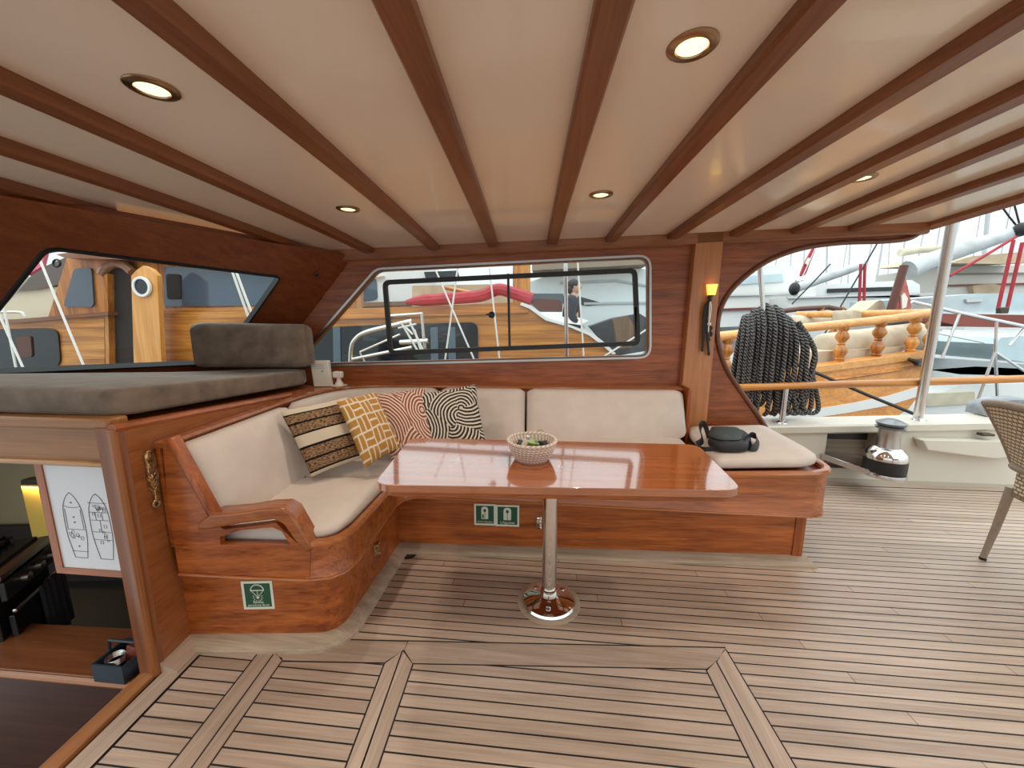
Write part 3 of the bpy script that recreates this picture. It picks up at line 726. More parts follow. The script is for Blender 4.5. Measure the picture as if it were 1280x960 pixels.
for a in (40, 140, 268):
    B().lathe([(0, 0), (.013, 0), (.012, .006), (0, .009)], (PX.x+.085*math.cos(math.radians(a)), PX.y+.085*math.sin(math.radians(a)), .028), 12).obj('screw', STEEL, flange)
struct(B().lathe([(0, .0005), (.150, .0005), (.150, .003), (.130, .006), (0, .006)], (PX.x, PX.y, 0), 40).obj('trim_table_ring', wood('ring_teak', 'x', (.40, .31, .22), (.56, .45, .34), rough=.6, coat=0)))

# basket and what is in it
bc = at(664, 579, 'z', TZ); bc = V((bc.x, bc.y+.055, TZ))
t = thing('rope_basket', 'round pale coiled rope basket on the table', 'basket', bc)
prof = []; R0 = [(.068, .004), (.077, .011), (.084, .023), (.090, .035), (.096, .047), (.101, .059), (.104, .070), (.106, .080)]
for i, (r, z) in enumerate(R0):
    prof += [(r-.002, z-.006), (r+.003, z), (r-.001, z+.006)]
outer_ = [(0, .002), (.072, .0)]+prof
inner_ = [(.102, .088), (.098, .084), (.086, .05), (.074, .015), (0, .012)]
B().lathe(outer_+inner_, bc, 48, uvs=lambda a, b_: (b_*.45, a*.18)).obj('wall', COIL, t, angle=60)
B().tube([bc+V(((.105*math.cos(a)), .105*math.sin(a), .086)) for a in [2*PI*k/40 for k in range(40)]], .0075, 8, closed=True, uvk=30).obj('rim', COIL, t)
B().tube([bc+V((.035+.012*math.cos(a), .108, .094+.010*math.sin(a))) for a in [PI*k/8 for k in range(9)]], .004, 6).obj('loop', TANC, t)
def item(name, label, cat, mat, build):
    o = thing(name, label, cat, bc+V((0, 0, .02))); build(B()).obj('body', mat, o, bevel=.002); return o
def lighter(p, tilt, mat, metal, label):
    o = thing('lighter', label, 'lighter', p, 'lighters in the rope basket'); R = Matrix.Rotation(tilt[0], 3, 'Y') @ Matrix.Rotation(tilt[1], 3, 'X')
    B().box(p, (.022, .012, .062), R).obj('body', mat, o, bevel=.004); B().box(V(p)+R @ V((0, 0, .038)), (.018, .011, .014), R).obj('cap', metal, o, bevel=.002)
lighter(bc+V((-.034, -.012, .068)), (.45, .1), PLASTW, STEEL, 'white lighter standing up in the rope basket')
lighter(bc+V((.052, .0, .062)), (-1.0, .1), BLACKR, STEEL, 'black lighter lying against the right wall of the rope basket')
item('packet', 'crumpled green and white packet in the middle of the rope basket', 'packet', GREENP, lambda b: b.box(bc+V((.004, .006, .062)), (.052, .03, .05), Matrix.Rotation(.5, 3, 'X') @ Matrix.Rotation(.2, 3, 'Y')))
item('wallet', 'black folded pouch at the left of the rope basket', 'pouch', BLACKF, lambda b: b.box(bc+V((-.044, .02, .052)), (.05, .06, .03), Matrix.Rotation(.3, 3, 'Y')))
item('wallet', 'dark brown folded pouch at the right of the rope basket', 'pouch', DARK, lambda b: b.box(bc+V((.04, .03, .05)), (.055, .055, .028), Matrix.Rotation(-.25, 3, 'Y')))

# ------------------------------------------------------------------ shoulder bag on the aft pad
def bagp(x, y, z): return at(x, y, 'z', z)
PZ = .625
c = bagp(908, 556, PZ); t = thing('shoulder_bag', 'small black nylon shoulder bag with its strap, lying on the aft seat pad', 'bag', (c.x, c.y, PZ-.01))
q = [bagp(884, 556, PZ), bagp(899, 563, PZ), bagp(934, 564, PZ), bagp(939, 552, PZ), bagp(928, 542, PZ), bagp(890, 541, PZ)]
qq = rnd(q, .05, 4)
rings = []
for d, z in ((.06, 0), (0, .006), (-.02, .02), (0, .036), (.10, .046), (.3, .051), (.6, .053)):
    rings.append([p+(c-p)*d+V((0, 0, z-.008)) for p in qq])
B().loft(rings).obj('body', BLACKF, t, angle=60)
rings = [[p+(c-p)*d+V((-.012, .02, z)) for p in qq] for d, z in ((.20, .040), (.17, .050), (.3, .058), (.6, .061))]
flap = B().loft(rings).obj('flap', plain('dark_green_nylon', (.022, .034, .032), .55), t, angle=60)
B().lathe([(0, 0), (.008, 0), (.007, .004), (0, .006)], c+V((-.005, -.005, .056)), 12).obj('snap_button', CHROME, flap)
def strap(pts, w, name, mat=BLACKF):
    P = bez(pts, 8); rings = []
    for i, p in enumerate(P):
        d = (P[min(i+1, len(P)-1)]-P[max(i-1, 0)]).normalized(); s = d.cross(V((0, 0, 1)))
        s = s.normalized() if s.length > .1 else V((1, 0, 0)); n = d.cross(s).normalized()
        rings.append([p+s*w*.25+V((0, 0, w*.45))-n*.001, p-s*w*.25-V((0, 0, w*.45))-n*.001, p-s*w*.25-V((0, 0, w*.45))+n*.003, p+s*w*.25+V((0, 0, w*.45))+n*.003])
    B().loft(rings).obj(name, mat, t)
z_ = PZ+.012
strap([bagp(886, 546, z_+.02), bagp(882, 533, z_+.05), bagp(878, 529, z_+.06), bagp(875, 536, z_+.03), bagp(878, 550, z_), bagp(871, 556, z_), bagp(878, 561, z_), bagp(890, 561, z_), bagp(896, 560, z_+.01)], .032, 'strap')
strap([bagp(930, 548, z_+.04), bagp(938, 543, z_+.035), bagp(947, 548, z_+.012), bagp(945, 558, z_), bagp(938, 559, z_), bagp(936, 553, z_+.01)], .036, 'strap')
# ================================================================== forward partition, companionway, galley
PX_ = lambda y: -1.468-.092*(y-1.146)
part = [(PX_(1.15), 1.15, 0), (PX_(2.1), 2.1, 0), (PX_(2.1), 2.1, .885), (PX_(1.15), 1.15, .965)]
struct(B().prism(part, (-.03, 0, 0)).obj('wall_partition', wood('partition_wood', 'y', (.21, .062, .018), (.37, .13, .042)), angle=25))
nt_ += 1     # moulded top edge of the partition
struct(B().tube([V((PX_(y)-.010, y, .972-.080*(y-1.15)/.95)) for y in (1.12, 1.4, 1.7, 2.0, 2.15)], .016, 8).obj('trim_%d' % nt_, MAH['y']))
post = B()
post.loft([[V((x, y, z)) for x, y in ((-1.552, 1.13), (-1.535, 1.116), (-1.512, 1.120), (-1.490, 1.118), (-1.474, 1.128), (-1.466, 1.15), (-1.50, 1.17), (-1.552, 1.17))] for z in (0, .975)])
struct(post.obj('door_post', wood('post_wood', 'z', (.165, .048, .013), (.29, .10, .029)), angle=20))
nt_ += 1
struct(B().loft([[V((-1.480, 1.126, 0))+V((.016*math.cos(a), .016*math.sin(a), z)) for a in [2*PI*k/10 for k in range(10)]] for z in (.002, .972)]).obj('trim_%d' % nt_, wood('bead_wood', 'z', (.21, .066, .017), (.34, .118, .032))))
# header board with a pale lower lip, over the companionway
hd = thing('door_header', 'honey coloured oak header board over the galley companionway', 'header board', (-1.9, 1.1, .85)); hd['kind'] = 'structure'
B().prism([(-2.6, 1.145, .845), (-1.55, 1.145, .845), (-1.55, 1.145, .965), (-2.6, 1.145, .965)], (0, .03, 0)).obj('board', OAK, hd)
B().prism([(-2.6, 1.13, .828), (-1.55, 1.13, .828), (-1.55, 1.13, .846), (-2.6, 1.13, .846)], (0, .05, 0)).obj('lip', wood('lip_wood', 'x', (.42, .21, .07), (.56, .31, .12)), hd, bevel=.006)
B().prism([(-2.6, 1.125, .966), (-1.495, 1.125, .966), (-1.495, 1.125, 1.006), (-2.6, 1.125, 1.006)], (0, .07, 0)).obj('moulding', OAK, hd, bevel=.010, seg=3)
# top of the galley trunk that carries the sun mattress
struct(B().prism([(-2.9, 1.15, .985), (-1.50, 1.15, .985), (-1.515, 1.3, .97), (-1.57, 2.0, .91), (-1.63, 2.5, .88), (-2.0, 2.72, .88), (-4.5, 2.72, .95), (-4.5, 1.15, .985)], (0, 0, -.03)).obj('wall_trunk_top', MAH['x']))
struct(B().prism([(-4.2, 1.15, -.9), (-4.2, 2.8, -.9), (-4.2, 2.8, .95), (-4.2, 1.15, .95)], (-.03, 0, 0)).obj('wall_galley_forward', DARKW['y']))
struct(B().prism([(-4.2, 2.20, -.62), (-1.6, 2.57, -.62), (-1.6, 2.57, -.16), (-4.2, 2.20, -.16)], (0, .03, 0)).obj('wall_galley_shade', DARK))  # dark sheet before the back wall, stands in for the galley's shade
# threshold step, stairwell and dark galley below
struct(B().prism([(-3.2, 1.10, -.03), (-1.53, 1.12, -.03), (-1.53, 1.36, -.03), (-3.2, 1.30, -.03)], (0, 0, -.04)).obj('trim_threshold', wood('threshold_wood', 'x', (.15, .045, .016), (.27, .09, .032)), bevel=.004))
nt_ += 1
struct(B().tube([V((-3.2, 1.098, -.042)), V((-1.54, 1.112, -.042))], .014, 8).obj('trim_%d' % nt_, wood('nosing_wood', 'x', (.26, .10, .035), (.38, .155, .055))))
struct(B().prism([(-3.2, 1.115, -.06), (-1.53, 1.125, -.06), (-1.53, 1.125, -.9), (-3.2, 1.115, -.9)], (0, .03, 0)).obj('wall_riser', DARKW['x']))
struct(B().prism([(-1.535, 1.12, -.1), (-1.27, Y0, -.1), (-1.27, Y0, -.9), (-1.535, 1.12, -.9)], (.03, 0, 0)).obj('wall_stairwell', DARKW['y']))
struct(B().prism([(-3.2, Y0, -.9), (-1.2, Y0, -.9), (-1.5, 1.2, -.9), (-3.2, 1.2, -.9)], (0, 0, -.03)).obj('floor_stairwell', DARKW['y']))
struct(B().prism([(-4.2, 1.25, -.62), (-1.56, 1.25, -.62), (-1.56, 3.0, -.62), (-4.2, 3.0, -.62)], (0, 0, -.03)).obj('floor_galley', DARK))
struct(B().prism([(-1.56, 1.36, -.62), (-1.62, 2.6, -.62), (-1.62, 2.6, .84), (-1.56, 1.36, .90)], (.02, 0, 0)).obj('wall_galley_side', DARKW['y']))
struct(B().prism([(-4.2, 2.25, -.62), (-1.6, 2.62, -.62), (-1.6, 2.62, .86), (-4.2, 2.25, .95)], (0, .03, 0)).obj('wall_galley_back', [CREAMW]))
# galley panel with lamp glow put into its yellow, and the little shelf light
p0 = at(28, 604, 'y', 2.2); p1 = at(66, 604, 'y', 2.24)
t = thing('glow_panel', 'yellow panel painted as lamp glow on the galley wall behind the stove', 'panel', at(40, 640, 'y', 2.28))
q0_, q1_ = at(26, 606, 'y', 2.2), at(80, 606, 'y', 2.22); q = [V((q0_.x, 2.2, q0_.z)), V((q1_.x, 2.22, q0_.z)), V((q1_.x, 2.22, -.25)), V((q0_.x, 2.2, -.25))]
B().prism(q, (0, .02, 0)).obj('panel', YELLOWGLOW, t)
t = thing('shelf_light', 'small dark strip light fixed above the yellow glow panel in the galley', 'light', p0)
B().prism([at(26, 600, 'y', 2.2), at(64, 600, 'y', 2.24), at(64, 606, 'y', 2.24), at(26, 606, 'y', 2.2)], (0, .06, 0)).obj('housing', DARKBR, t)
gl = bpy.data.lights.new('shelf_light_lamp', 'AREA'); gl.energy = 1.3; gl.color = (1, .72, .30); gl.shape = 'RECTANGLE'; gl.size = .25; gl.size_y = .03
go = bpy.data.objects.new('lamp', gl); COL.objects.link(go); go.parent = t; go.location = at(45, 609, 'y', 2.2)-p0
# stove
A0, A1 = at(-6, 722, 'z', .27), at(60, 671, 'z', .27); sd = (A1-A0); sd.z = 0; sd.normalize(); sn = V((-sd.y, sd.x, 0))  # sn: to the left/back
t = thing('stove', 'black gas stove with steel worktop edge in the dark galley', 'stove', V((A0.x, A0.y, -.6)))
R = Matrix((sd, sn, V((0, 0, 1)))).transposed(); ln_ = (A1-A0).length; mid = (A0+A1)/2
def sb_(u, v, z, du, dv, dz, bb): bb.box(A0+sd*u+sn*v+V((0, 0, z-.27)), (du, dv, dz), R); return bb
sb_(ln_/2, .27, -.17, ln_, .50, .84, B()).obj('body', ENAMEL, t, bevel=.006)
sb_(ln_/2, .26, .262, ln_+.02, .56, .024, B()).obj('worktop', STEEL, t, bevel=.004)
hob = sb_(ln_/2, .285, .279, ln_-.01, .50, .012, B()).obj('hob_plate', ENAMEL, t)
for k, u in enumerate((ln_*.18, ln_*.5, ln_*.82)):
    bb = B()
    for v in (.14, .22, .30, .38): sb_(u, v, .312, ln_*.28, .014, .014, bb)
    for w_ in (-.11, 0, .11): sb_(u+w_*ln_/.9, .26, .305, .014, .30, .014, bb)
    for w_ in (-.12, .12):
        for v in (.13, .39): sb_(u+w_*ln_/.9, v, .296, .014, .014, .022, bb)
    bb.obj('pan_support', BLACKR, hob)
    for v in (.17, .36): B().lathe([(0, .286), (.045, .286), (.042, .300), (.02, .304), (0, .304)], (A0+sd*u+sn*v)*1-V((0, 0, .27)), 16).obj('burner', DARKBR, hob)
cpan = sb_(ln_/2, -.004, .19, ln_-.02, .02, .085, B()).obj('control_panel', plain('panel_black', (.03, .03, .032), .3), t, bevel=.003)
for u in (.35, .62, .88): B().lathe([(0, 0), (.021, 0), (.019, .02), (0, .024)], A0+sd*(ln_*u)-sn*.014+V((0, 0, -.08)), 14, ax=-sn).obj('knob', BRUSHED, cpan)
odoor = sb_(ln_/2, -.006, -.14, ln_-.04, .02, .42, B()).obj('oven_door', ENAMEL, t, bevel=.004)
sb_(ln_/2, -.02, .09, ln_*.9, .018, .018, B()).obj('oven_handle', STEEL, odoor, bevel=.006)
tw = thing('towel', 'dark tea towel hanging over the oven handle of the galley stove', 'towel', A0+sd*ln_*.72+V((0, 0, -.3)))
bb = B(); rings = []
for i in range(13):
    u = ln_*.50+ln_*.46*i/12; o = .004*math.sin(i*1.9)
    rings.append([A0+sd*u+sn*(-.022+o)+V((0, 0, -.17)), A0+sd*u+sn*(-.034+o)+V((0, 0, -.165)), A0+sd*u+sn*(-.038+o)+V((0, 0, -.19)), A0+sd*u+sn*(-.036+2*o)+V((0, 0, -.46-.01*math.sin(i*.8))), A0+sd*u+sn*(-.026+2*o)+V((0, 0, -.46-.01*math.sin(i*.8)))])
bb.loft(rings).obj('cloth', TOWEL, tw, angle=60)
# plan board
q0 = [at(50, 581, 'y', 1.2), at(121, 581, 'y', 1.2), at(147, 716, 'y', 1.2), at(66, 716, 'y', 1.2)]
x0, x1, z0, z1 = -1.925, -1.648, .365, .825
t = thing('deck_plan', 'white sheet with two boat deck plans in a thin wooden frame, hanging in the companionway', 'picture', (x0, 1.2, z0))
_sh = B().prism([(x0+.03, 1.195, z0+.012), (x1+.03, 1.195, z0+.012), (x1+.03, 1.195, z1), (x0+.03, 1.195, z1)], (0, .008, 0)); sheet = _sh.obj('sheet', PAPER, t)
B().prism([(x0, 1.19, z0-.012), (x0+.032, 1.19, z0-.012), (x0+.032, 1.19, z1), (x0, 1.19, z1)], (0, .03, 0)).obj('frame_side', MAH['z'], t)
B().prism([(x0+.032, 1.19, z0-.012), (x1+.03, 1.19, z0-.012), (x1+.03, 1.19, z0+.014), (x0+.032, 1.19, z0+.014)], (0, .03, 0)).obj('frame_bottom', MAH['x'], t)
bb = B()
def inkline(pts, r=.0011, closed=False): bb.tube([V((x, 1.1945, z)) for x, z in pts], r, 4, closed=closed)
def hull_(cx, w, zb_, zt):
    L_ = [(cx-w*.62, zb_), (cx-w*.95, zb_+.3*(zt-zb_)), (cx-w, zb_+.55*(zt-zb_)), (cx-w*.88, zb_+.78*(zt-zb_)), (cx-w*.45, zb_+.93*(zt-zb_)), (cx, zt)]
    c_ = bez([(x, z, 0) for x, z in L_], 5); left = [(p.x, p.y) for p in c_]; right = [(2*cx-x, z) for x, z in reversed(left)]
    inkline(left+right[1:], .0013, True)
    return
pw = x1-x0; rnd_ = random.Random(3)
for k, cx in enumerate((x0+.03+pw*.33, x0+.03+pw*.73)):
    w = pw*.155; zb_, zt = z0+.06, z0+.33; hull_(cx, w, zb_, zt); hh = zt-zb_
    if k == 0:
        inkline([(cx-w*.85, zb_+hh*.80), (cx-w*.4, zb_+hh*.775), (cx+w*.4, zb_+hh*.775), (cx+w*.85, zb_+hh*.80)])
        inkline([(cx-w*.8, zb_+.10*hh), (cx+w*.8, zb_+.10*hh)]); inkline([(cx-w*.78, zb_+.75*hh), (cx-w*.8, zb_+.45*hh)]); inkline([(cx+w*.78, zb_+.75*hh), (cx+w*.8, zb_+.45*hh)])
        inkline([(cx-w*.9, zb_+.44*hh), (cx+w*.9, zb_+.44*hh)])
        for j in range(7): inkline(arc(cx+rnd_.uniform(-.7, .7)*w, zb_+rnd_.uniform(.22, .40)*hh, rnd_.uniform(.004, .009), 0, 330, 8), .0009)
        for zz in (.55, .63, .85, .18): inkline(arc(cx, zb_+zz*hh, .003, 0, 330, 6))
    else:
        for zz in (.30, .42, .60, .72, .86): inkline([(cx-w*.9, zb_+zz*hh), (cx+w*.9, zb_+zz*hh)])
        inkline([(cx, zb_+.42*hh), (cx, zb_+.60*hh)]); inkline([(cx-w*.35, zb_+.60*hh), (cx-w*.35, zb_+.72*hh)]); inkline([(cx+w*.3, zb_+.60*hh), (cx+w*.3, zb_+.72*hh)])
        for j in range(14): 
            a_, c_ = cx+rnd_.uniform(-.7, .55)*w, zb_+rnd_.uniform(.22, .82)*hh; s_ = rnd_.uniform(.006, .012)
            inkline([(a_, c_), (a_+s_, c_), (a_+s_, c_+s_), (a_, c_+s_)], .0009, True)
        for zz in (.78, .80, .76): inkline(arc(cx, zb_+zz*hh, .006+.01*(zz-.76)*10, 0, 330, 8), .0009)
bb.obj('drawing', INK, sheet)
# small blue-grey box with a handle, on the threshold
bp = at(153, 846, 'z', -.03); bp = V((-1.655, 1.165, -.03))
t = thing('storage_box', 'open dark blue grey box of odds and ends on the threshold behind the post', 'box', bp)
bb = B(); w, d, h = .13, .12, .075
for c_, s_ in (((0, -d/2, h/2), (w, .006, h)), ((0, d/2, h/2), (w, .006, h)), ((-w/2, 0, h/2), (.006, d, h)), ((w/2, 0, h/2), (.006, d, h)), ((0, 0, .004), (w, d, .008))): bb.box(bp+V(c_), s_)
bb.obj('tray', BOXB, t); B().tube([bp+V((-w/2, 0, h)), bp+V((-w/2+.01, 0, h+.05)), bp+V((w/2-.01, 0, h+.05)), bp+V((w/2, 0, h))], .006, 6).obj('handle', BOXB, t)
t2 = thing('bottle_cap_box', 'small brown carton leaning in the dark blue grey box', 'carton', bp+V((.03, .02, .01))); B().box(bp+V((.03, .02, .055)), (.05, .04, .09), Matrix.Rotation(.2, 3, 'Y')).obj('carton', MAROON, t2, bevel=.002)
t3 = thing('coil_of_wire', 'grey coil of thin cord lying in the dark blue grey box', 'cord', bp+V((-.02, -.02, .01))); bb = B()
for k in range(4): bb.tube([bp+V((-.02+.03*math.cos(a), -.015+.03*math.sin(a), .05+.006*k)) for a in [2*PI*j/14 for j in range(14)]], .0035, 6, closed=True)
bb.obj('cord', STEEL, t3)
# carved brass bottle opener / handle on the partition
def pt(x, y, o=0): return atp(x, y, (PX_(1.146)+o, 1.146, 0), (1, .092, 0))
pn = V((1, .092, 0)).normalized()
c0 = pt(188, 600); t = thing('brass_plaque', 'ornate aged brass handle plate with a ring at its foot, fixed to the partition', 'ornament', c0)
out_ = [pt(*q) for q in [(178, 568), (180, 564), (185, 562.5), (190, 565), (191.5, 571), (193, 580), (196, 592), (196, 603), (195.5, 609), (197, 618), (198, 627), (197, 633), (193.5, 635.5), (191.5, 632), (191, 624), (189.5, 613), (186, 606), (183, 601), (181.5, 588), (179.5, 576)]]
plate = B().prism(out_, pn*.012).obj('plate', BRASS, t, bevel=.003)
rc = pt(195.5, 629.5, .012)
B().tube([rc+V((0, .011*math.cos(a), .013*math.sin(a))) for a in [2*PI*k/16 for k in range(16)]], .0035, 6, closed=True).obj('ring', BRASS, t)
B().lathe([(0, 0), (.007, 0), (.005, .003), (0, .004)], rc, 12, ax=pn).obj('hole_boss', BLACKR, plate)
for (x, y), r in (((185, 571), .016), ((187, 582), .012), ((190, 596), .010)):
    B().sphere(pt(x, y, .012), (.005, r*.8, r)).obj('relief', BRASS, plate)
bb = B()
for k in range(4):
    y = 592+6*k; a, m, c_ = pt(184+k, y, .013), pt(190+k*.8, y+5, .015), pt(195, y-2, .013); bb.tube([a, m, c_], .0022, 5)
bb.obj('relief', BRASS, plate)

# ------------------------------------------------------------------ sun mattress and bolster
mt = [at(-90, 512, 'y', 1.08), V((-1.50, 1.085, 1.005))]
poly = [(-2.75, 1.145, 1.022), (-1.53, 1.165, 1.008), (-1.50, 1.21, 1.004), (-1.555, 1.75, .965), (-1.615, 2.35, .922), (-1.68, 2.50, .915), (-1.98, 2.52, .915), (-2.2, 2.15, .94), (-2.75, 1.28, 1.015)]
t = thing('sun_mattress', 'thick brown suede sun mattress on top of the galley trunk under the windscreen', 'mattress', (-1.9, 1.6, .93))
c = V((-1.9, 1.7, .97)); R_ = rnd(poly, [.02, .04, .04, .1, .06, .06, .1, .1, .02], 4); rings = []
for d, z in ((.01, -.002), (0, .010), (0, .066), (.006, .078), (.02, .085), (.10, .090), (.4, .091)):
    rings.append([p+(V((c.x, c.y, p.z))-p)*d+V((0, 0, z)) for p in R_])
B().loft(rings).obj('mattress_cover', SUEDE, t, angle=80)
b0, b1 = V((-2.21, 2.30, 1.03)), V((-1.66, 2.45, 1.03)); 
q = [at(243, 457, 'y', 2.16), at(384, 457, 'y', 2.34)]; a_, c_ = q; dd = (c_-a_); dd.z = 0; dd.normalize(); nn = V((-dd.y, dd.x, 0)); L_ = (c_-a_).length
t = thing('bolster', 'rounded brown suede bolster standing on the right end of the sun mattress', 'cushion', (a_+c_)/2)
hh = at(315, 401, 'y', 2.25).z-a_.z; zf = lambda s: a_.z+(c_.z-a_.z)*s-.012
rings = []
for s in (0, .006, .02, .06, .2, .4, .6, .8, .94, .98, .994, 1):
    e = min(s, 1-s); k = .90+.10*min(1, e/.06)**.5; p = a_+dd*L_*s; hz = hh*(1.0)
    rings.append([p+nn*(x*.17+.0)+V((0, 0, zf(s)-p.z+hz*(.5+(z-.5)*k))) for x, z in [(.12, 0), (.02, .03), (0, .12), (0, .85), (.05, .95), (.2, 1.0), (.55, 1.01), (.8, .97), (.92, .85), (1, .15), (.97, .03), (.88, 0)]])
B().loft(rings).obj('bolster_cover', SUEDE, t, angle=80)

# router and little sensor on the shelf
sx = lambda x, y: at(x, y, 'z', .875)
c0 = at(399, 473, 'y', 2.50); 
def shelfpt(px, y): return at(px, 470, 'y', y).x
ry = 2.50; rx0, rx1 = at(388, 460, 'y', ry).x, at(409, 460, 'y', ry).x
t = thing('router', 'white box with vents standing on the shelf at the end of the sun mattress', 'router', ((rx0+rx1)/2, ry, .875))
rz = at(398, 451.5, 'y', ry).z
B().prism([(rx0+.012, ry, .876), (rx1+.008, ry+.02, .876), (rx1-.004, ry+.02, rz), (rx0, ry, rz)], (-.012, .05, 0)).obj('body', PLASTW, t, bevel=.005)
bb = B()
for k in range(3): bb.box(((rx0+rx1)/2-.004, ry+.008, rz-.022-.014*k), (.07, .005, .003), Matrix.Rotation(.17, 3, 'Z'))
bb.obj('vents', plain('vent_grey', (.45, .42, .37), .5), t)
B().box(((rx0+rx1)/2+.02, ry+.008, rz-.07), (.012, .004, .014), Matrix.Rotation(.17, 3, 'Z')).obj('badge', plain('badge_green', (.25, .55, .45), .4), t)
sy = 2.57; cx = at(423, 465, 'y', sy).x
t = thing('sensor', 'small white swivel head sensor on a round foot, on the shelf under the window', 'sensor', (cx, sy, .876))
B().lathe([(0, 0), (.055, 0), (.055, .004), (.03, .008), (.026, .02), (.016, .034), (.014, .06), (0, .06)], (cx, sy, .876), 20).obj('foot', PLASTW, t)
B().box((cx-.004, sy, .955), (.068, .04, .045)).obj('head', PLASTW, t, bevel=.01, seg=3)

# ------------------------------------------------------------------ safety signs
def sign(p0, xd, w, h, label, kind, tilt=0):
    n = V((xd[1], -xd[0], 0)).normalized(); x = (V(xd).normalized()*math.cos(tilt)+V((0, 0, 1))*math.sin(tilt)); z = (V((0, 0, 1))*math.cos(tilt)-V(xd).normalized()*math.sin(tilt))
    if n.y > 0: n = -n
    p0 = V(p0); t = thing('safety_sign', label, 'sign', p0)
    P = lambda u, v, o=0: p0+x*(u*w)+z*(v*h)+n*o
    B().prism([P(0, 0), P(1, 0), P(1, 1), P(0, 1)], n*.0020).obj('border', SIGNW, t)
    _gf = B().prism([P(.09, .09, .002), P(.92, .09, .002), P(.92, .92, .002), P(.09, .92, .002)], n*.0008); gf = _gf.obj('green_field', SIGNG, t)
    if kind == 'flare':
        bb = B(); o = .0030
        can = [P(.5+.21*math.cos(a), .68+.20*math.sin(a), o) for a in [PI*k/14 for k in range(15)]]
        bb.tube(can, h*.018, 5); bb.tube([P(.29, .68, o), P(.71, .68, o)], h*.018, 5); bb.tube([P(.29, .68, o), P(.47, .48, o)], h*.010, 4); bb.tube([P(.71, .68, o), P(.53, .48, o)], h*.010, 4); bb.tube([P(.5, .68, o), P(.5, .5, o)], h*.010, 4)
        st = [P(.5+(.075 if k % 2 == 0 else .032)*math.sin(2*PI*k/10), .43+(.075 if k % 2 == 0 else .032)*math.cos(2*PI*k/10), .0028) for k in range(10)]
        bb.prism(st, n*.0006)
        for k in range(9):
            a = PI*.12-PI*1.24*k/8; bb.tube([P(.5+.11*math.cos(a), .43+.11*math.sin(a), o), P(.5+.17*math.cos(a), .43+.17*math.sin(a), o)], h*.009, 4)
        bb.obj('symbol', SIGNW, gf)
        text('Rocket', h*.115, SIGNW, 'lettering', gf, P(.5, .225, .003), x, z); text('parachute flares', h*.105, SIGNW, 'lettering', gf, P(.5, .125, .003), x, z)
    else:
        out = rnd([P(.34, .30, .0028), P(.66, .30, .0028), P(.66, .88, .0028), P(.34, .88, .0028)], [w*.04, w*.04, w*.16, w*.16], 6)
        hole_ = [P(.5+.065*math.cos(a), .70+.075*math.sin(a), .0028) for a in [2*PI*k/14 for k in range(14)]]
        bb = B().prism(out, n*.0006, [hole_]); bb.obj('symbol', SIGNW, gf)
        B().prism([P(.488, .30, .0034), P(.512, .30, .0034), P(.512, .64, .0034), P(.488, .64, .0034)], n*.0004).obj('symbol_gap', SIGNG, gf)
        if kind == 'child':
            B().prism(rnd([P(.38, .34, .0034), P(.45, .34, .0034), P(.45, .52, .0034), P(.38, .52, .0034)], w*.03), n*.0004).obj('symbol_child', SIGNG, gf)
            text("Child's lifejacket", h*.105, SIGNW, 'lettering', gf, P(.505, .14, .003), x, z)
        else: text('Lifejacket', h*.17, SIGNW, 'lettering', gf, P(.505, .13, .003), x, z)
bd = V((.245, .032, 0)).normalized(); bn = V((bd.y, -bd.x, 0)); b0 = V((-1.2, 1.307, 0))+bn*.002
s0 = atp(305.5, 761.5, b0, bn); s1 = atp(344, 761.8, b0, bn); sz = atp(301, 726.5, b0, bn)
sign(s0, bd, (s1-s0).length, sz.z-s0.z, 'green safety sign with a parachute, on the short end of the bench', 'flare')
bd = V((1, .042, 0)).normalized(); bn = V((bd.y, -bd.x, 0)); b0 = V((-.866, 2.015, 0))+bn*.002
s0 = atp(593, 656, b0, bn); s1 = atp(619.5, 657, b0, bn); s2 = atp(649, 657.5, b0, bn); sz = atp(591, 629.5, b0, bn)
sign(s0, bd, (s1-s0).length, sz.z-s0.z, "left one of the two green lifejacket signs, with a small child symbol", 'child', .0)
sign(s1+V((0, 0, -.002)), bd, (s2-s1).length, sz.z-s0.z, 'right one of the two green lifejacket signs, nearer the table pedestal', 'adult', .0)

# floor drain in the bench corner
p = at(511, 693, 'z', 0); t = thing('floor_drain', 'dark oval deck drain in the inner corner of the bench', 'drain', p)
B().lathe([(0, 0), (.046, 0), (.046, .003), (.034, .006), (.026, .003), (0, .002)], p, 24).obj('cover', DARKBR, t)

# ------------------------------------------------------------------ recessed ceiling lights
def downlight(px, py, label, vis=True, pos=None):
    z = 1.93
    if pos is None:
        for _ in range(6): p = at(px, py, 'z', z); z = ceilz(p.x, p.y)
    else: p = V((pos[0], pos[1], ceilz(*pos)))
    t = thing('ceiling_light', label, 'ceiling light', p, 'recessed ceiling lights')
    B().lathe([(.034, -.001), (.036, -.006), (.052, -.005), (.056, -.002), (.056, .002), (.034, .002)], p, 32, caps=False).obj('trim_ring', RINGM, t)
    B().lathe([(0, -.002), (.035, -.002), (.035, .001), (0, .001)], p, 24).obj('lens', LAMP, t)
    l = bpy.data.lights.new('lamp', 'SPOT'); l.energy = LAMP_W; l.color = (1.0, .86, .70); l.spot_size = math.radians(150); l.spot_blend = .8; l.shadow_soft_size = .035
    o = bpy.data.objects.new('lamp', l); COL.objects.link(o); o.parent = t; o.location = (0, 0, -.012)
LAMP_W = 15
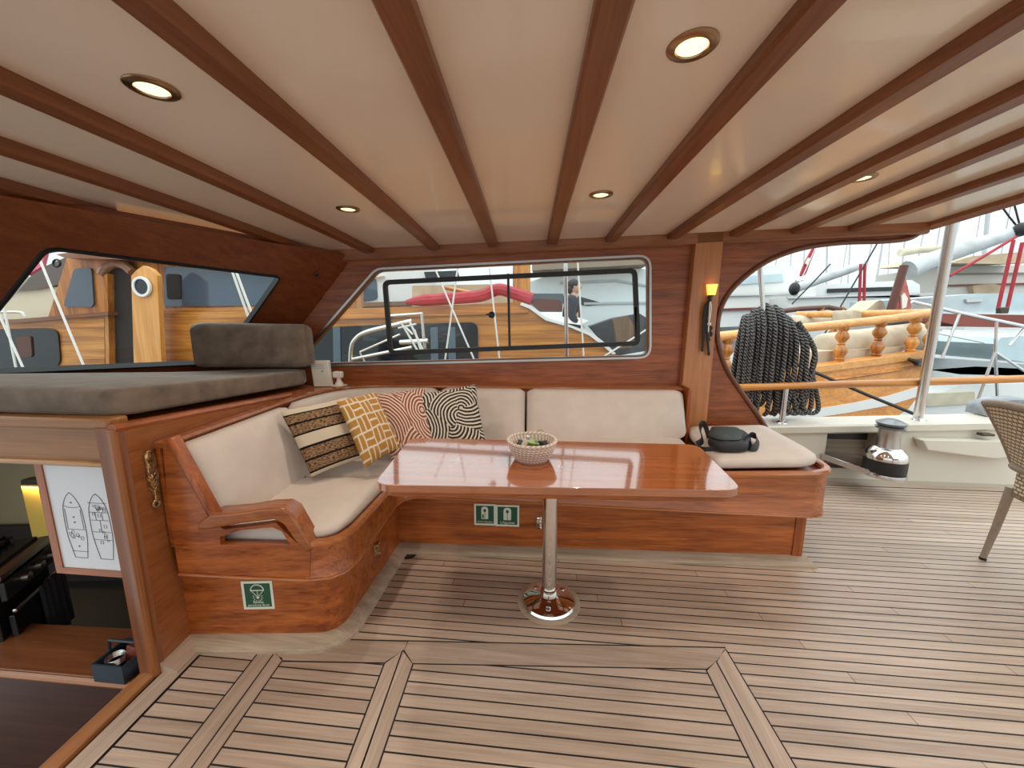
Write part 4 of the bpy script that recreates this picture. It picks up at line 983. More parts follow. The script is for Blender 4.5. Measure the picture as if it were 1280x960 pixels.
for a in ((190, 110, 'recessed ceiling light nearest the forward left corner of the photo, large and bright'), (435, 261, 'small recessed ceiling light above the bench corner, left of the middle beams'),
          (865, 57, 'large recessed ceiling light at the top, right of the middle'), (751, 243, 'small recessed ceiling light above the long window, right of the middle beams'), (1077, 222, 'recessed ceiling light furthest to the right, above the curved cut-out')):
    downlight(*a)
for x, y in ((-1.0, -.9), (.3, -.9), (1.35, -.9), (-1.0, -2.0), (.3, -2.0), (1.35, -2.0), (1.4, .75)):  # unseen extra lamps, added to brighten the cabin
    downlight(0, 0, 'added unseen ceiling light in the roof behind and above the viewer', pos=(x, y))

# ------------------------------------------------------------------ lamp and lanyards on the pillar
PO = .056
def pp(x, y, o=0): return wall(x, y, PO+o)
cn = pp(888, 368); t = thing('wall_lamp', 'small lit yellow glass cup lamp on the pillar', 'lamp', cn)
tp_, bt = pp(889, 355.5, .03), pp(889, 369, .03); h_ = tp_.z-bt.z
B().lathe([(0, 0), (.024, 0), (.028, h_*.3), (.036, h_), (.033, h_), (.024, h_*.3), (0, .006)], bt, 20).obj('shade', plain('lamp_glass', (.9, .62, .12), .3, emit=(1, .66, .12), strength=1.0), t)
B().lathe([(0, -.03), (.008, -.03), (.012, -.006), (.022, 0), (0, 0)], bt, 14).obj('holder', DARKBR, t)
B().box(bt+V((0, .025, -.015)), (.02, .05, .02)).obj('bracket', DARKBR, t)
t = thing('lanyard', 'bunch of black cords with a white tie hanging under the yellow pillar lamp', 'lanyard', pp(886, 380))
rs = random.Random(4); bb = B(); hk = pp(888, 374, .03)
for k in range(7):
    x0 = 884+rs.uniform(-3, 5); y1 = [438, 410, 443, 414, 428, 418, 426][k]; xm = 884+rs.uniform(-5, 5); x1 = [878, 889, 886, 882, 879, 890, 887][k]
    bb.tube(bez([hk, pp(x0, 384, .032), pp(xm, 402, .026), pp(x1, y1, .022)], 5), .0085, 6)
for x, y in ((878, 437), (886, 442), (889, 410), (889, 418)): bb.sphere(pp(x, y, .024), (.010, .010, .016), 8, 6)
bb.obj('cords', BLACKL, t)
bb = B(); bb.tube(bez([hk, pp(887, 384, .045), pp(886.5, 396, .04), pp(886, 405, .035), pp(885.5, 415, .03)], 4), .0045, 6); bb.tube(bez([hk, pp(889, 384, .045), pp(888, 396, .04), pp(886, 406, .035)], 4), .004, 6)
bb.sphere(pp(886.5, 405, .04), (.014, .010, .012), 8, 6); bb.obj('tie', ROPEW, t)
# ================================================================== own side deck
BW = 3.30                                     # inner face of the bulwark
capz = lambda x: .462+.0495*(x-1.65)
bul = [(1.0, BW, -.02), (6.5, BW, -.02), (6.5, BW, capz(6.5)-.012), (1.0, BW, capz(1.0)-.012)]
rec = [at(1034, 545, 'y', BW), at(1082, 545, 'y', BW), at(1112, 590, 'y', BW), at(1034, 590, 'y', BW)]
rec = [V((rec[0].x, BW, .42)), V((2.70, BW, .44)), V((2.70, BW, .125)), V((rec[0].x, BW, .115))]
struct(B().prism(bul, (0, .03, 0), [rec]).obj('wall_bulwark', CREAM_G))
struct(B().loft([[V((x, BW+.0, .0)), V((x, BW-.012, 0)), V((x, BW-.004, .03)), V((x, BW, .03))] for x in (.9, 6.5)]).obj('baseboard_bulwark', plain('bulwark_foot', (.42, .36, .28), .6)))
r0, r2 = rec[0], rec[2]
RT_ = wood('recess_teak', 'x', (.26, .20, .15), (.46, .37, .28), rough=.7, coat=0)
struct(B().prism([(r0.x-.01, BW+.14, .10), (2.72, BW+.14, .10), (2.72, BW+.14, .34), (r0.x-.01, BW+.14, .34)], (0, .03, 0)).obj('trim_recess_back', RT_))
struct(B().prism([(r0.x-.01, BW+.02, .115), (2.72, BW+.02, .125), (2.72, BW+.16, .125), (r0.x-.01, BW+.16, .115)], (0, 0, -.02)).obj('trim_recess_sill', RT_))
struct(B().prism([(r0.x-.01, BW+.13, .33), (2.72, BW+.13, .33), (2.72, BW+.13, .46), (r0.x-.01, BW+.13, .46)], (0, .04, 0)).obj('trim_recess_top', BLACKR))
for xx in (r0.x-.012, 2.70): struct(B().prism([(xx, BW+.02, .10), (xx+.012, BW+.02, .10), (xx+.012, BW+.02, .45), (xx, BW+.02, .45)], (0, .14, 0)).obj('trim_recess_side', CREAM_G))
struct(B().loft([[V((x, y, capz(x)+z)) for y, z in ((BW-.02, -.075), (BW-.035, -.06), (BW-.035, -.012), (BW-.02, 0), (BW+.20, .008), (BW+.22, -.01), (BW+.22, -.08))] for x in (.6, 2, 3.5, 6.5)]).obj('trim_cap_rail', CREAM_G, angle=30))
struct(B().prism([(-6, BW+.18, -1.3), (6.5, BW+.18, -1.3), (6.5, BW+.18, .45), (1.5, BW+.18, .35), (-6, BW+.18, .35)], (0, .03, 0)).obj('wall_hull', WHITE_G))
# moulded fairlead block at the right
t = thing('moulded_fairlead', 'cream moulded block bolted under the bulwark cap, right of the winch', 'fairlead', at(1190, 560, 'y', BW))
q = [at(x, y, 'y', BW) for x, y in ((1140, 546), (1262, 548), (1262, 566), (1232, 569), (1206, 567), (1146, 559))]
B().prism([p+V((0, 0, 0)) for p in q], (0, -.09, 0)).obj('block', CREAM_G, t, bevel=.012, seg=3)
B().box(at(1232, 543, 'y', BW-.05), (.09, .05, .02)).obj('cleat', DARKBR, t, bevel=.006)
# winch on a bracket
wc = V((2.56, 3.06, 0)); wb = .175
t = thing('winch', 'chrome and black sheet winch on a steel bracket arm, fixed to the bulwark', 'winch', V((wc.x, wc.y, wb)))
z = wb
B().lathe([(0, z+0.025), (.125, z+0.025), (.128, z+0.038), (.128, z+0.121), (.122, z+0.127), (0, z+0.127)], wc, 32).obj('black_band', BLACKR, t)
B().lathe([(0, z+0.124), (.128, z+0.124), (.13, z+0.146), (.12, z+0.178), (.085, z+0.210), (.07, z+0.216), (0, z+0.216)], wc, 32).obj('drum_base', CHROME, t)
B().lathe([(0, z+0.213), (.072, z+0.213), (.065, z+0.267), (.066, z+0.343), (.072, z+0.362), (0, z+0.362)], wc, 28).obj('drum', BRUSHED, t)
B().lathe([(0, z+0.359), (.085, z+0.359), (.09, z+0.372), (.07, z+0.381), (.085, z+0.389), (.09, z+0.404), (.055, z+0.422), (.03, z+0.432), (0, z+0.432)], wc, 28).obj('self_tailing_jaw', plain('winch_jaw', (.22, .24, .25), .3, .7), t)
B().lathe([(0, z-.012), (.13, z-.012), (.134, z), (.13, z+.02), (0, z+.02)], wc, 32).obj('bracket_plate', STEEL, t)
B().prism([(2.26, BW+.05, z+.07), (2.26, BW-.03, z+.07), (2.46, 3.00, z+.03), (2.62, 2.98, z+.018), (2.64, BW-.01, z+.018), (2.64, BW+.05, z+.018)], (0, 0, -.045)).obj('bracket_arm', STEEL, t, bevel=.004)
# teak hand rail on steel stanchions
HY = 3.36
h0, h1 = at(921, 484.5, 'y', HY), at(1280, 473.5, 'y', HY); hs = (h1.z-h0.z)/(h1.x-h0.x); hz = lambda x: h0.z+hs*(x-h0.x)
t = thing('hand_rail', 'round varnished hand rail along the side deck, on steel stanchions', 'rail', (3, HY, capz(3)))
B().tube([V((x, HY, hz(x))) for x in (.8, 2, 3, 4, 5, 6.4)], .030, 14).obj('rail', ORANGE['x'], t)
for px, py in ((980, 505), (1152, 505), (1330, 500)):
    x = at(px, py, 'y', HY).x; stn = B().tube([V((x, HY, capz(x)-.01)), V((x, HY, hz(x)))], .022, 14).obj('stanchion', STEEL, t)
    B().lathe([(0, 0), (.045, 0), (.04, .012), (.026, .02), (0, .02)], (x, HY, capz(x)), 16).obj('foot_plate', STEEL, stn)
# awning poles
p0, p1 = at(1148, 520, 'y', HY+.02), at(1193, 262, 'y', HY-.32)
t = thing('awning_pole', 'tall slanting steel awning pole rising from the bulwark in front of the gulet stern', 'pole', p0)
B().tube([V((p0.x, HY+.02, capz(p0.x))), p0.lerp(p1, 1.15)], .031, 14).obj('tube', STEEL, t)
p0, p1 = at(953, 384, 'y', HY), at(949, 322, 'y', HY)
t = thing('awning_pole', 'steel pole standing up out of the top of the grey rope coil', 'pole', V((p0.x, HY, capz(p0.x))))
p0, p1 = at(954, 386, 'y', HY+.115), at(949, 322, 'y', HY+.115); B().tube([V((p0.x, HY+.135, capz(p0.x))), p0, p1+(p1-p0)*1.2], .019, 12).obj('tube', STEEL, t)
# big rope coil hung on the rail
RY_ = HY+.14
rc0 = at(960, 400, 'y', RY_); t = thing('rope_coil', 'thick charcoal rope hung in a heavy coil over the hand rail by the cut-out', 'rope', V((rc0.x, RY_, .5)))
rs = random.Random(11); bb = B(); top_z = at(960, 384, 'y', RY_).z; xl, xr = at(921, 450, 'y', RY_).x, at(1003, 450, 'y', RY_).x; bot = at(960, 520, 'y', RY_).z
NL = 19
for k in range(NL):
    f = k/(NL-1); xa = xl+(xr-xl)*f; crest = rc0.x+(f-.5)*.42+.02
    y_f, y_b = RY_-.045-.022*(k % 3)-rs.uniform(0, .015), RY_+.06+.03*(k % 2)
    b_ = bot+rs.uniform(-.01, .09)+.10*abs(f-.45)
    tz = top_z-.22*abs(f-.42)**1.6*1.8+rs.uniform(-.015, .015)
    pts = [(xa+rs.uniform(-.02, .02), y_b, b_+.1), (xa*.7+crest*.3, y_b, .5*(tz+b_)), (crest, RY_+.02, tz), (xa*.75+crest*.25, y_f, tz-.14), (xa, y_f-.01, .5*(tz+b_)), (xa+rs.uniform(-.02, .02), y_f, b_+.08), (xa+.03, (y_f+y_b)/2, b_)]
    bb.tube(bez([V(p) for p in pts], 7), .0175, 9, uvk=14)
for k in range(4):
    f = .55+.12*k; xa = xl+(xr-xl)*f; bb.tube(bez([V((xa, RY_-.10, hz(xa)-.02)), V((xa+.05, RY_-.11, hz(xa)-.22)), V((xa+.16, RY_-.10, hz(xa)-.20)), V((xr+.03, RY_-.09, hz(xa)+.12)), V((xr+.02, RY_-.1, hz(xa)+.3)), V((xr-.10, RY_-.05, top_z-.12))], 7), .018, 9, uvk=14)
bb.obj('rope', ROPED, t, angle=60)

# ------------------------------------------------------------------ wicker armchair at the right edge
cp = V((2.46, 2.235, 0)); cdx = V((math.cos(math.radians(-14)), math.sin(math.radians(-14)), 0)); cdy = V((-cdx.y, cdx.x, 0))   # cdx: the way it faces
t = thing('wicker_chair', 'tan woven wicker armchair with grey brown frame at the right edge', 'chair', cp+cdx*.35-cdy*.3)
Cq = lambda u, v, z: cp+cdx*u+cdy*v+V((0, 0, z))
W_ = .60
b = B(); n = 12; m = 10; rings = []
for i in range(m+1):
    s = i/m; z = .565+.335*s; u0 = .045-.15*s-.03*s*s; row = []
    for j in range(n+1):
        f = j/n; row.append(Cq(u0-.05*math.sin(PI*f)*1.0+.0, .02-W_*f+.02*(s)*(1-2*f)*-1, z+.03*math.sin(PI*f)*s))
    rings.append(row)
back_ = rings
thick = [[p+cdx*.022 for p in r] for r in rings]
vf = [[b.bm.verts.new(p) for p in r] for r in back_]; vb = [[b.bm.verts.new(p) for p in r] for r in thick]
def uvface(vs, uvs):
    f = b.face(vs)
    if f:
        for l, uv in zip(f.loops, uvs): l[b.uv].uv = uv
for i in range(m):
    for j in range(n):
        uv = [(j*.05, i*.034), ((j+1)*.05, i*.034), ((j+1)*.05, (i+1)*.034), (j*.05, (i+1)*.034)]
        uvface([vf[i][j], vf[i][j+1], vf[i+1][j+1], vf[i+1][j]], uv); uvface([vb[i][j], vb[i+1][j], vb[i+1][j+1], vb[i][j+1]], [uv[0], uv[3], uv[2], uv[1]])
b.obj('backrest', WEAVE, t, angle=80)
edge_ = [back_[i][0]+cdx*.011 for i in range(m+1)]+[back_[m][j]+cdx*.011 for j in range(1, n+1)]+[back_[m-1-i][n]+cdx*.011 for i in range(m)]
B().tube(edge_, .017, 10, uvk=40).obj('back_frame', WICKERD, t, angle=60)
# seat ring and skirt
ringp = rnd([Cq(.02, .02, .565), Cq(.03, -W_+.02-.02, .565), Cq(.52, -W_+.02-.02, .60), Cq(.52, .03, .60)], [.08, .08, .1, .1], 5)
B().tube(ringp, .019, 10, closed=True).obj('arm_rail', WICKERD, t, angle=60)
sk = rnd([Cq(.04, .01, 0), Cq(.04, -W_+.01, 0), Cq(.50, -W_+.01, 0), Cq(.50, .015, 0)], [.06]*4, 5)
b = B(); R1 = [p+V((0, 0, .56)) for p in sk]; R2 = [p+V((0, 0, .40)) for p in sk]; L = len(sk)
for ins in (0, .02):
    c_ = sum(R1, V((0, 0, 0)))/L
    rowa = [b.bm.verts.new(p+(c_-p)*ins) for p in R1]; rowb = [b.bm.verts.new(p+(V((c_.x, c_.y, p.z))-p)*ins) for p in R2]; acc = 0
    for i in range(L):
        j = (i+1) % L; d_ = (R1[j]-R1[i]).length; uvface([rowb[i], rowb[j], rowa[j], rowa[i]], [(acc, 0), (acc+d_, 0), (acc+d_, .16), (acc, .16)]); acc += d_
b.obj('seat_skirt', WEAVE, t, angle=80)
B().prism([p+V((0, 0, .43)) for p in sk], (0, 0, -.03)).obj('seat', WICKER, t, bevel=.01)
for u, v, du, dv in ((.05, .0, -.05, .0), (.05, -W_+.02, -.05, -.03), (.48, -W_+.02, .06, -.03), (.48, .0, .06, .02)):
    _lg = B().tube([Cq(u, v, .44), Cq(u+du*.5, v+dv*.5, .2), Cq(u+du, v+dv, .012)], [.021, .017, .0135], 12); leg = _lg.obj('leg', WICKERD, t)
    B().tube([Cq(u+du, v+dv, .014), Cq(u+du, v+dv, .0)], .015, 12).obj('foot_cap', BLACKR, leg)

# ================================================================== harbour
struct(B().prism([(-90, 3.6, -1.2), (140, 3.6, -1.2), (140, 160, -1.2), (-90, 160, -1.2)], (0, 0, -.2)).obj('floor_water', plain('harbour_water', (.06, .09, .10), .08, bump=.35, bscale=3.0)))
U = lambda x, y, d: at(x, y, 'y', d)
def pan_(bb, pts, d, depth, r=0): 
    q = [U(x, y, d) for x, y in pts]
    if r: q = rnd(q, r, 4)
    return bb.prism(q, (0, depth, 0))
def ropes(name, label, lines, d, r=.012, mat=None, cat='rope', group=None):
    out = []
    for a, c in lines:
        p, q = U(*a, d), U(*c, d); t = thing(name, label, cat, p, group); e_ = (q-p)*(.35 if cat == 'rope' and name == 'mooring_line' and d < 5 else 0); B().tube([p-e_*.6, p.lerp(q, .5)+V((0, 0, -.01)), q+e_], r, 6).obj('line', mat or ROPEW, t)

# --- varnished wooden yacht lying alongside, seen through both windows
DY = 6.0
t = thing('wooden_yacht', 'large varnished wooden yacht with a wheelhouse lying alongside, seen through both windows', 'boat', U(300, 480, DY))
# low cabin side, forward to aft, with the curved after end
side = [(-180, 404), (60, 390), (132, 385)]
low0 = [(-260, 620), (-260, 405), (20, 404), (131, 393.5), (133, 620)]
low = [(204, 620), (203, 391), (335, 388), (400, 388), (430, 386), (560, 381.5), (640, 378), (660, 384), (676, 396), (690, 401), (715, 407), (738, 416), (755, 428), (768, 440), (800, 500), (780, 620)]
pan_(B(), low, DY, .35).obj('cabin_side', ORANGE['x'], t); pan_(B(), low0, DY, .9).obj('cabin_side', ORANGE['x'], t)
pan_(B(), [(-260, 404), (20, 399), (135, 389.5), (135, 394), (20, 404), (-260, 411)], DY-.06, .4).obj('cap_moulding', wood('cap_wood', 'x', (.16, .06, .03), (.30, .13, .06)), t)
pan_(B(), [(380, 397), (560, 391), (660, 388), (660, 391), (560, 394.5), (380, 401)], DY-.05, .2).obj('cap_moulding', ORANGE['x'], t)
wl = [(652, 378), (664, 382), (684, 397), (712, 406), (740, 416), (757, 429), (770, 442), (766, 443), (752, 431), (736, 419), (712, 409), (682, 400.5), (662, 386), (650, 381)]
pan_(B(), wl, DY-.05, .5).obj('white_edge', WHITE_G, t)
# wheelhouse
wh = [(62, 396), (85, 322), (95, 314), (300, 318), (352, 330), (356, 400), (200, 470), (62, 470)]
_wh = pan_(B(), [(60, 397), (84, 320), (345, 331), (400, 345), (400, 480), (60, 480)], DY+.15, 1.5); wheel = _wh.obj('wheelhouse', ORANGE['z'], t)
pan_(B(), [(70, 318), (105, 313), (200, 319), (360, 334), (360, 340), (200, 326), (80, 322)], DY-.1, 2.0).obj('roof_edge', wood('roofedge_wood', 'x', (.22, .10, .05), (.40, .2, .11)), t)
def win(pts, d, mat, name, r=.08, par=None):
    f = pan_(B(), pts, d, .04, r).obj(name, mat, par or t)
    return f
win([(92, 337), (98, 335), (114, 335), (117, 380), (114, 384), (79, 383)], DY+.12, BGLASS, 'wheelhouse_window', .06, wheel)
sal = win([(205, 333), (320, 340), (362, 352), (362, 382), (205, 383)], DY+.11, BGLASS, 'saloon_window', .05)
win([(207, 342), (225, 343), (226, 374), (209, 374)], DY+.09, DARK, 'opening_pane', .05, sal)
pan_(B(), [(203, 386), (345, 383), (345, 388), (203, 392)], DY+.05, .1).obj('window_sill', ORANGE['x'], t)
cw = win([(-120, 414), (60, 410), (72, 414), (75, 452), (70, 459), (-120, 463)], DY-.03, DGLASS, 'cabin_window', .12)
win([(20, 421), (38, 420), (40, 446), (22, 448)], DY-.05, BRONZED, 'opening_pane', .05, cw)
cw = win([(352, 412), (470, 406), (592, 403), (597, 408), (598, 470), (352, 478)], DY-.03, DGLASS, 'cabin_window', .10)
MULL = plain('mullion', (.10, .14, .17), .3)
for x in (416, 538, 560): pan_(B(), [(x, 409), (x+9, 408.5), (x+10, 472), (x+1, 473)], DY-.045, .02).obj('window_mullion', MULL, cw)
# door opening with arched head and open door with a porthole
arch_ = [(133, 470), (133, 345), (138, 336), (146, 333), (156, 335), (164, 344), (168, 470)]
pan_(B(), arch_, DY+.10, .1).obj('door_opening', DARK, t)
B().tube([U(x, y, DY+.06) for x, y in ((128, 343), (131, 337), (138, 331), (147, 329), (157, 332), (166, 340))], .075, 8).obj('door_arch', wood('arch_wood', 'x', (.20, .09, .04), (.34, .17, .09)), t)
pan_(B(), [(131, 470), (130, 344), (134, 342), (137, 470)], DY+.0, .12).obj('door_frame', ORANGE['z'], t)
dr = [(168, 475), (164, 345), (170, 338), (179, 332), (188, 336), (196, 344), (203, 475)]
yd = pan_(B(), dr, DY-.35, .08).obj('door', wood('door_wood', 'z', (.56, .22, .045), (.88, .43, .12), scale=.4), t)
pc = U(179, 358.5, DY-.36); B().lathe([(.12, 0), (.155, .0), (.16, .02), (.155, .04), (.12, .04), (.12, 0)], pc, 28, ax=(0, -1, 0), caps=False).obj('porthole_ring', WHITE_G, yd); B().lathe([(0, .005), (.125, .005), (.125, .02), (0, .02)], pc, 24, ax=(0, -1, 0)).obj('porthole_glass', DGLASS, yd)
pan_(B(), [(-260, 600), (-260, 472), (330, 468), (800, 462), (800, 600)], DY-.1, .3).obj('hull', ORANGE['x'], t)
# brown companion hood and coaming on its after deck
t = thing('steering_coaming', 'white edged reddish brown cockpit coaming on the after deck of the wooden yacht', 'coaming', U(688, 396, DY+.5))
pan_(B(), [(662, 378), (668, 373), (700, 375), (703, 379), (703, 391), (676, 391)], DY+.4, .5, .05).obj('coaming', BRONZED, t)
pan_(B(), [(661, 386), (676, 390), (703, 390), (703, 396), (725, 397), (736, 401), (725, 406), (690, 402)], DY+.3, .6).obj('white_side', WHITE_G, t)
t = thing('fender_board', 'dark brown wooden board leaning at the stern of the wooden yacht', 'board', U(778, 420, DY+.6))
pan_(B(), [(766, 398), (785, 394), (794, 410), (790, 434), (772, 436)], DY+.6, .12).obj('board', wood('board_wood', 'z', (.10, .06, .035), (.20, .12, .07), scale=.5), t)
t = thing('dark_canvas', 'dark folded canvas at the stern of the wooden yacht', 'canvas', U(750, 415, DY+1)); 
pan_(B(), [(738, 408), (755, 402), (770, 397), (800, 392), (812, 400), (812, 438), (770, 445)], DY+1.0, .5).obj('canvas', plain('dark_canvas', (.05, .055, .06), .8, vary=.4), t)
# red furled sail cover and beams on the cabin top
t = thing('sail_cover', 'red furled sail cover lying along the cabin top of the wooden yacht', 'sail cover', U(570, 378, DY+.4))
rr = [U(x, y, DY+.4) for x, y in ((508, 378), (525, 376), (560, 373.5), (600, 370), (622, 362), (640, 366), (665, 374))]
B().tube(bez(rr, 5), [.04+.06*min(1, i/6) for i in range(31)], 10).obj('cover', RED, t)
t = thing('boom', 'bare orange wooden boom above the red sail cover', 'boom', U(560, 368, DY+.6)); B().tube([U(555, 359, DY+.6), U(600, 369, DY+.6)], .035, 8).obj('spar', ORANGE['x'], t)
t = thing('deckhouse', 'far beige deckhouse block behind the red sail cover', 'deckhouse', U(590, 370, 8)); pan_(B(), [(515, 357), (630, 355), (645, 360), (645, 400), (515, 400)], 8, 1).obj('block', TANC, t)
t = thing('mast', 'thick varnished wooden mast behind the top of the long window', 'mast', U(652, 400, 7.5)); B().tube([U(652, 420, 7.5), U(652, 300, 7.5)], .17, 14).obj('spar', ORANGE['z'], t)
# stainless gangway hoop
t = thing('gangway_frame', 'bent stainless steel gangway frame seen through the left of the long window', 'gangway', U(470, 450, 4.9)); GY = 4.9
bb = B(); bb.tube(bez([U(438, 470, GY), U(439, 436, GY), U(445, 423, GY), U(458, 415, GY), U(490, 407, GY), U(515, 401, GY)], 6), .028, 8)
bb.tube([U(440, 449, GY), U(515, 434, GY)], .02, 8); bb.tube([U(450, 440, GY), U(500, 418, GY)], .014, 8); bb.tube([U(450, 441, GY), U(456, 452, GY)], .012, 6)
bb.tube([U(488, 395, GY), U(527, 392, GY), U(531, 436, GY)], .022, 8); bb.tube([U(500, 428, GY), U(535, 426, GY)], .03, 8)
bb.obj('tubes', plain('hoop_steel', (.72, .70, .62), .25, .9), t)
t = thing('rope_bundle', 'white tackle rope bundle on the stainless gangway frame', 'rope', U(510, 420, GY)); bb = B()
for a, c in (((500, 404), (512, 402)), ((502, 404), (523, 440)), ((512, 402), (530, 440)), ((506, 408), (516, 418)), ((498, 410), (520, 405)), ((518, 412), (526, 438))): bb.tube([U(*a, GY-.03), U(*c, GY-.03)], .014, 6)
bb.obj('ropes', ROPEW, t)
# white motor yachts beyond
t = thing('motor_yacht', 'white motor yacht beyond the wooden yacht, in the left of the long window', 'boat', U(450, 370, 10))
pan_(B(), [(380, 384), (440, 346), (470, 338), (545, 336), (545, 395), (380, 395)], 10, 2).obj('superstructure', WHITE_G, t); pan_(B(), [(440, 360), (455, 348), (470, 347), (472, 374), (446, 378)], 9.97, .04, .1).obj('window', BGLASS, t)
pan_(B(), [(360, 381), (520, 376), (520, 381), (360, 386)], 9.8, .3).obj('rail', STEEL, t); pan_(B(), [(530, 340), (572, 338), (574, 346), (532, 348)], 9.9, .05).obj('window', DGLASS, t); pan_(B(), [(400, 352), (480, 345), (480, 347), (400, 355)], 9.9, .05).obj('trim', TANC, t)
t = thing('motor_yacht', 'sleek white motor yacht with a dark window stripe, in the right of the long window', 'boat', U(760, 380, 9.5))
pan_(B(), [(655, 355), (680, 346), (720, 338), (770, 334), (830, 338), (850, 350), (850, 430), (700, 425), (655, 400)], 9.5, 2.5).obj('hull', plain('yacht_white', (.70, .78, .80), .25, coat=.3), t)
pan_(B(), [(690, 369), (722, 370), (758, 380), (735, 382), (700, 378)], 9.47, .05).obj('dark_stripe', DGLASS, t); pan_(B(), [(660, 367), (704, 367), (704, 378), (662, 379)], 9.4, .05).obj('dark_window', plain('yacht_grey', (.12, .14, .16), .3), t)
pan_(B(), [(700, 352), (770, 349), (845, 362), (845, 364), (770, 352), (700, 355)], 9.46, .05).obj('moulding', plain('yacht_moulding_grey', (.45, .5, .52), .4), t); pan_(B(), [(730, 378), (845, 376), (845, 378.5), (730, 381)], 9.46, .05).obj('moulding', plain('yacht_line', (.45, .5, .52), .4), t)  # grey moulding lines across the white hull
t = thing('awning', 'tan awning above the sleek white motor yacht', 'awning', U(750, 330, 9)); pan_(B(), [(665, 328), (740, 321), (795, 322), (812, 330), (760, 333), (665, 338)], 9, 1.0).obj('canvas', plain('brown_canvas', (.30, .24, .18), .8), t)
# steel pole and rigging between the boats
t = thing('awning_pole', 'thin steel pole outside the right pane of the long window', 'pole', U(708, 460, 3.7)); B().tube([U(708.5, 470, 3.7), U(706.5, 300, 3.7)], .019, 10).obj('tube', STEEL, t)
for a, c, lb in (((544, 336), (594, 452), 'white rope crossing the left pane of the long window from upper left'), ((572, 335), (556, 452), 'white rope crossing the left pane of the long window from upper right'), ((722, 325), (730, 450), 'thin white rope just right of the steel pole in the long window'),
                 ((833, 395), (768, 437), 'white mooring rope at the lower right corner of the long window'), ((614, 355), (624, 445), 'white rope hanging past the black window knob')):
    ropes('mooring_line', lb, [(a, c)], 4.6, .011, group=None)
for a, c, lb in (((52, 330), (110, 470), 'long white rope slanting past the wheelhouse of the wooden yacht'), ((30, 352), (0, 385), 'short white rope below the pink cover'), ((0, 395), (30, 462), 'leftmost white rope in the windscreen'), ((8, 400), (22, 470), 'second white rope from the left in the windscreen'),
                 ((290, 338), (312, 400), 'left strand of the white tackle in front of the blue saloon window'), ((294, 336), (318, 400), 'right strand of the white tackle in front of the blue saloon window')):
    ropes('mooring_line', lb, [(a, c)], 4.0, .013)
# person on the after deck
HD = 6.55
hp = U(718, 350, HD); z0 = hp.z-1.70; px_ = hp.x
t = thing('person', 'person in a dark jacket standing in profile on the wooden yacht stern', 'person', (px_, HD, z0))
def skin(name, verts, edges, radii, mat, parent):
    me = bpy.data.meshes.new(name); me.from_pydata([tuple(V(v)-wloc(parent)) for v in verts], edges, []); o = bpy.data.objects.new(name, me); COL.objects.link(o); o.parent = parent; me.materials.append(mat)
    sk = o.modifiers.new('skin', 'SKIN'); sk.use_smooth_shade = True; ly = me.skin_vertices[0] if me.skin_vertices else None
    if ly is None:
        bmx = bmesh.new(); bmx.from_mesh(me); bmx.verts.layers.skin.verify(); bmx.to_mesh(me); bmx.free(); ly = me.skin_vertices[0]
    for i, r in enumerate(radii): ly.data[i].radius = (r, r) if not isinstance(r, tuple) else r
    ly.data[0].use_root = True
    ss = o.modifiers.new('sub', 'SUBSURF'); ss.levels = 1; ss.render_levels = 1; return o
g = lambda x, y, z: (px_+x, HD+y, z0+z)
vs = [g(-.02, 0, .95), g(-.03, 0, 1.15), g(-.03, 0, 1.36), g(-.01, 0, 1.45), g(.0, 0, 1.50), g(.01, 0, 1.58), g(.015, 0, 1.64),
      g(-.03, -.17, 1.38), g(-.06, -.21, 1.12), g(.10, -.20, .98), g(-.03, .17, 1.38), g(-.06, .21, 1.12), g(.10, .20, .98),
      g(-.02, -.09, .90), g(.02, -.10, .50), g(-.01, -.10, .09), g(.13, -.11, .04), g(-.02, .09, .90), g(.06, .10, .50), g(.03, .10, .09), g(.17, .11, .04)]
es = [(0, 1), (1, 2), (2, 3), (3, 4), (4, 5), (5, 6), (2, 7), (7, 8), (8, 9), (2, 10), (10, 11), (11, 12), (0, 13), (13, 14), (14, 15), (15, 16), (0, 17), (17, 18), (18, 19), (19, 20)]
rd = [(.13, .17), (.12, .16), (.115, .17), (.06, .07), .055, .085, .075, .062, .05, .036, .062, .05, .036, .085, .06, .045, .035, .085, .06, .045, .035]
skin('body', vs, es, rd, SKIN, t)
b = B(); b.sphere(g(.015, 0, 1.59), (.098, .078, .118), 18, 12); b.sphere(g(.112, 0, 1.585), (.018, .013, .02), 8, 6); b.sphere(g(.085, 0, 1.535), (.02, .03, .010), 8, 6)
for s in (-1, 1): b.sphere(g(.0, .077*s, 1.59), (.02, .010, .03), 8, 6)
b.obj('head', SKIN, t)
b = B(); b.sphere(g(-.012, 0, 1.625), (.105, .09, .10), 18, 10); b.sphere(g(-.06, 0, 1.56), (.06, .075, .09), 12, 8); b.obj('hair', HAIR, t)
vs = [g(-.02, 0, .93), g(-.03, 0, 1.15), g(-.03, 0, 1.37), g(-.01, 0, 1.46), g(-.03, -.18, 1.37), g(-.06, -.215, 1.12), g(.07, -.205, 1.0), g(-.03, .18, 1.37), g(-.06, .215, 1.12), g(.07, .205, 1.0)]
skin('jacket', vs, [(0, 1), (1, 2), (2, 3), (2, 4), (4, 5), (5, 6), (2, 7), (7, 8), (8, 9)], [(.145, .185), (.135, .175), (.13, .185), (.075, .085), .095, .085, .055, .095, .085, .055], JACKET, t)
vs = [g(-.02, 0, .93), g(-.02, -.09, .88), g(.02, -.10, .50), g(-.01, -.10, .12), g(-.02, .09, .88), g(.06, .10, .50), g(.03, .10, .12)]
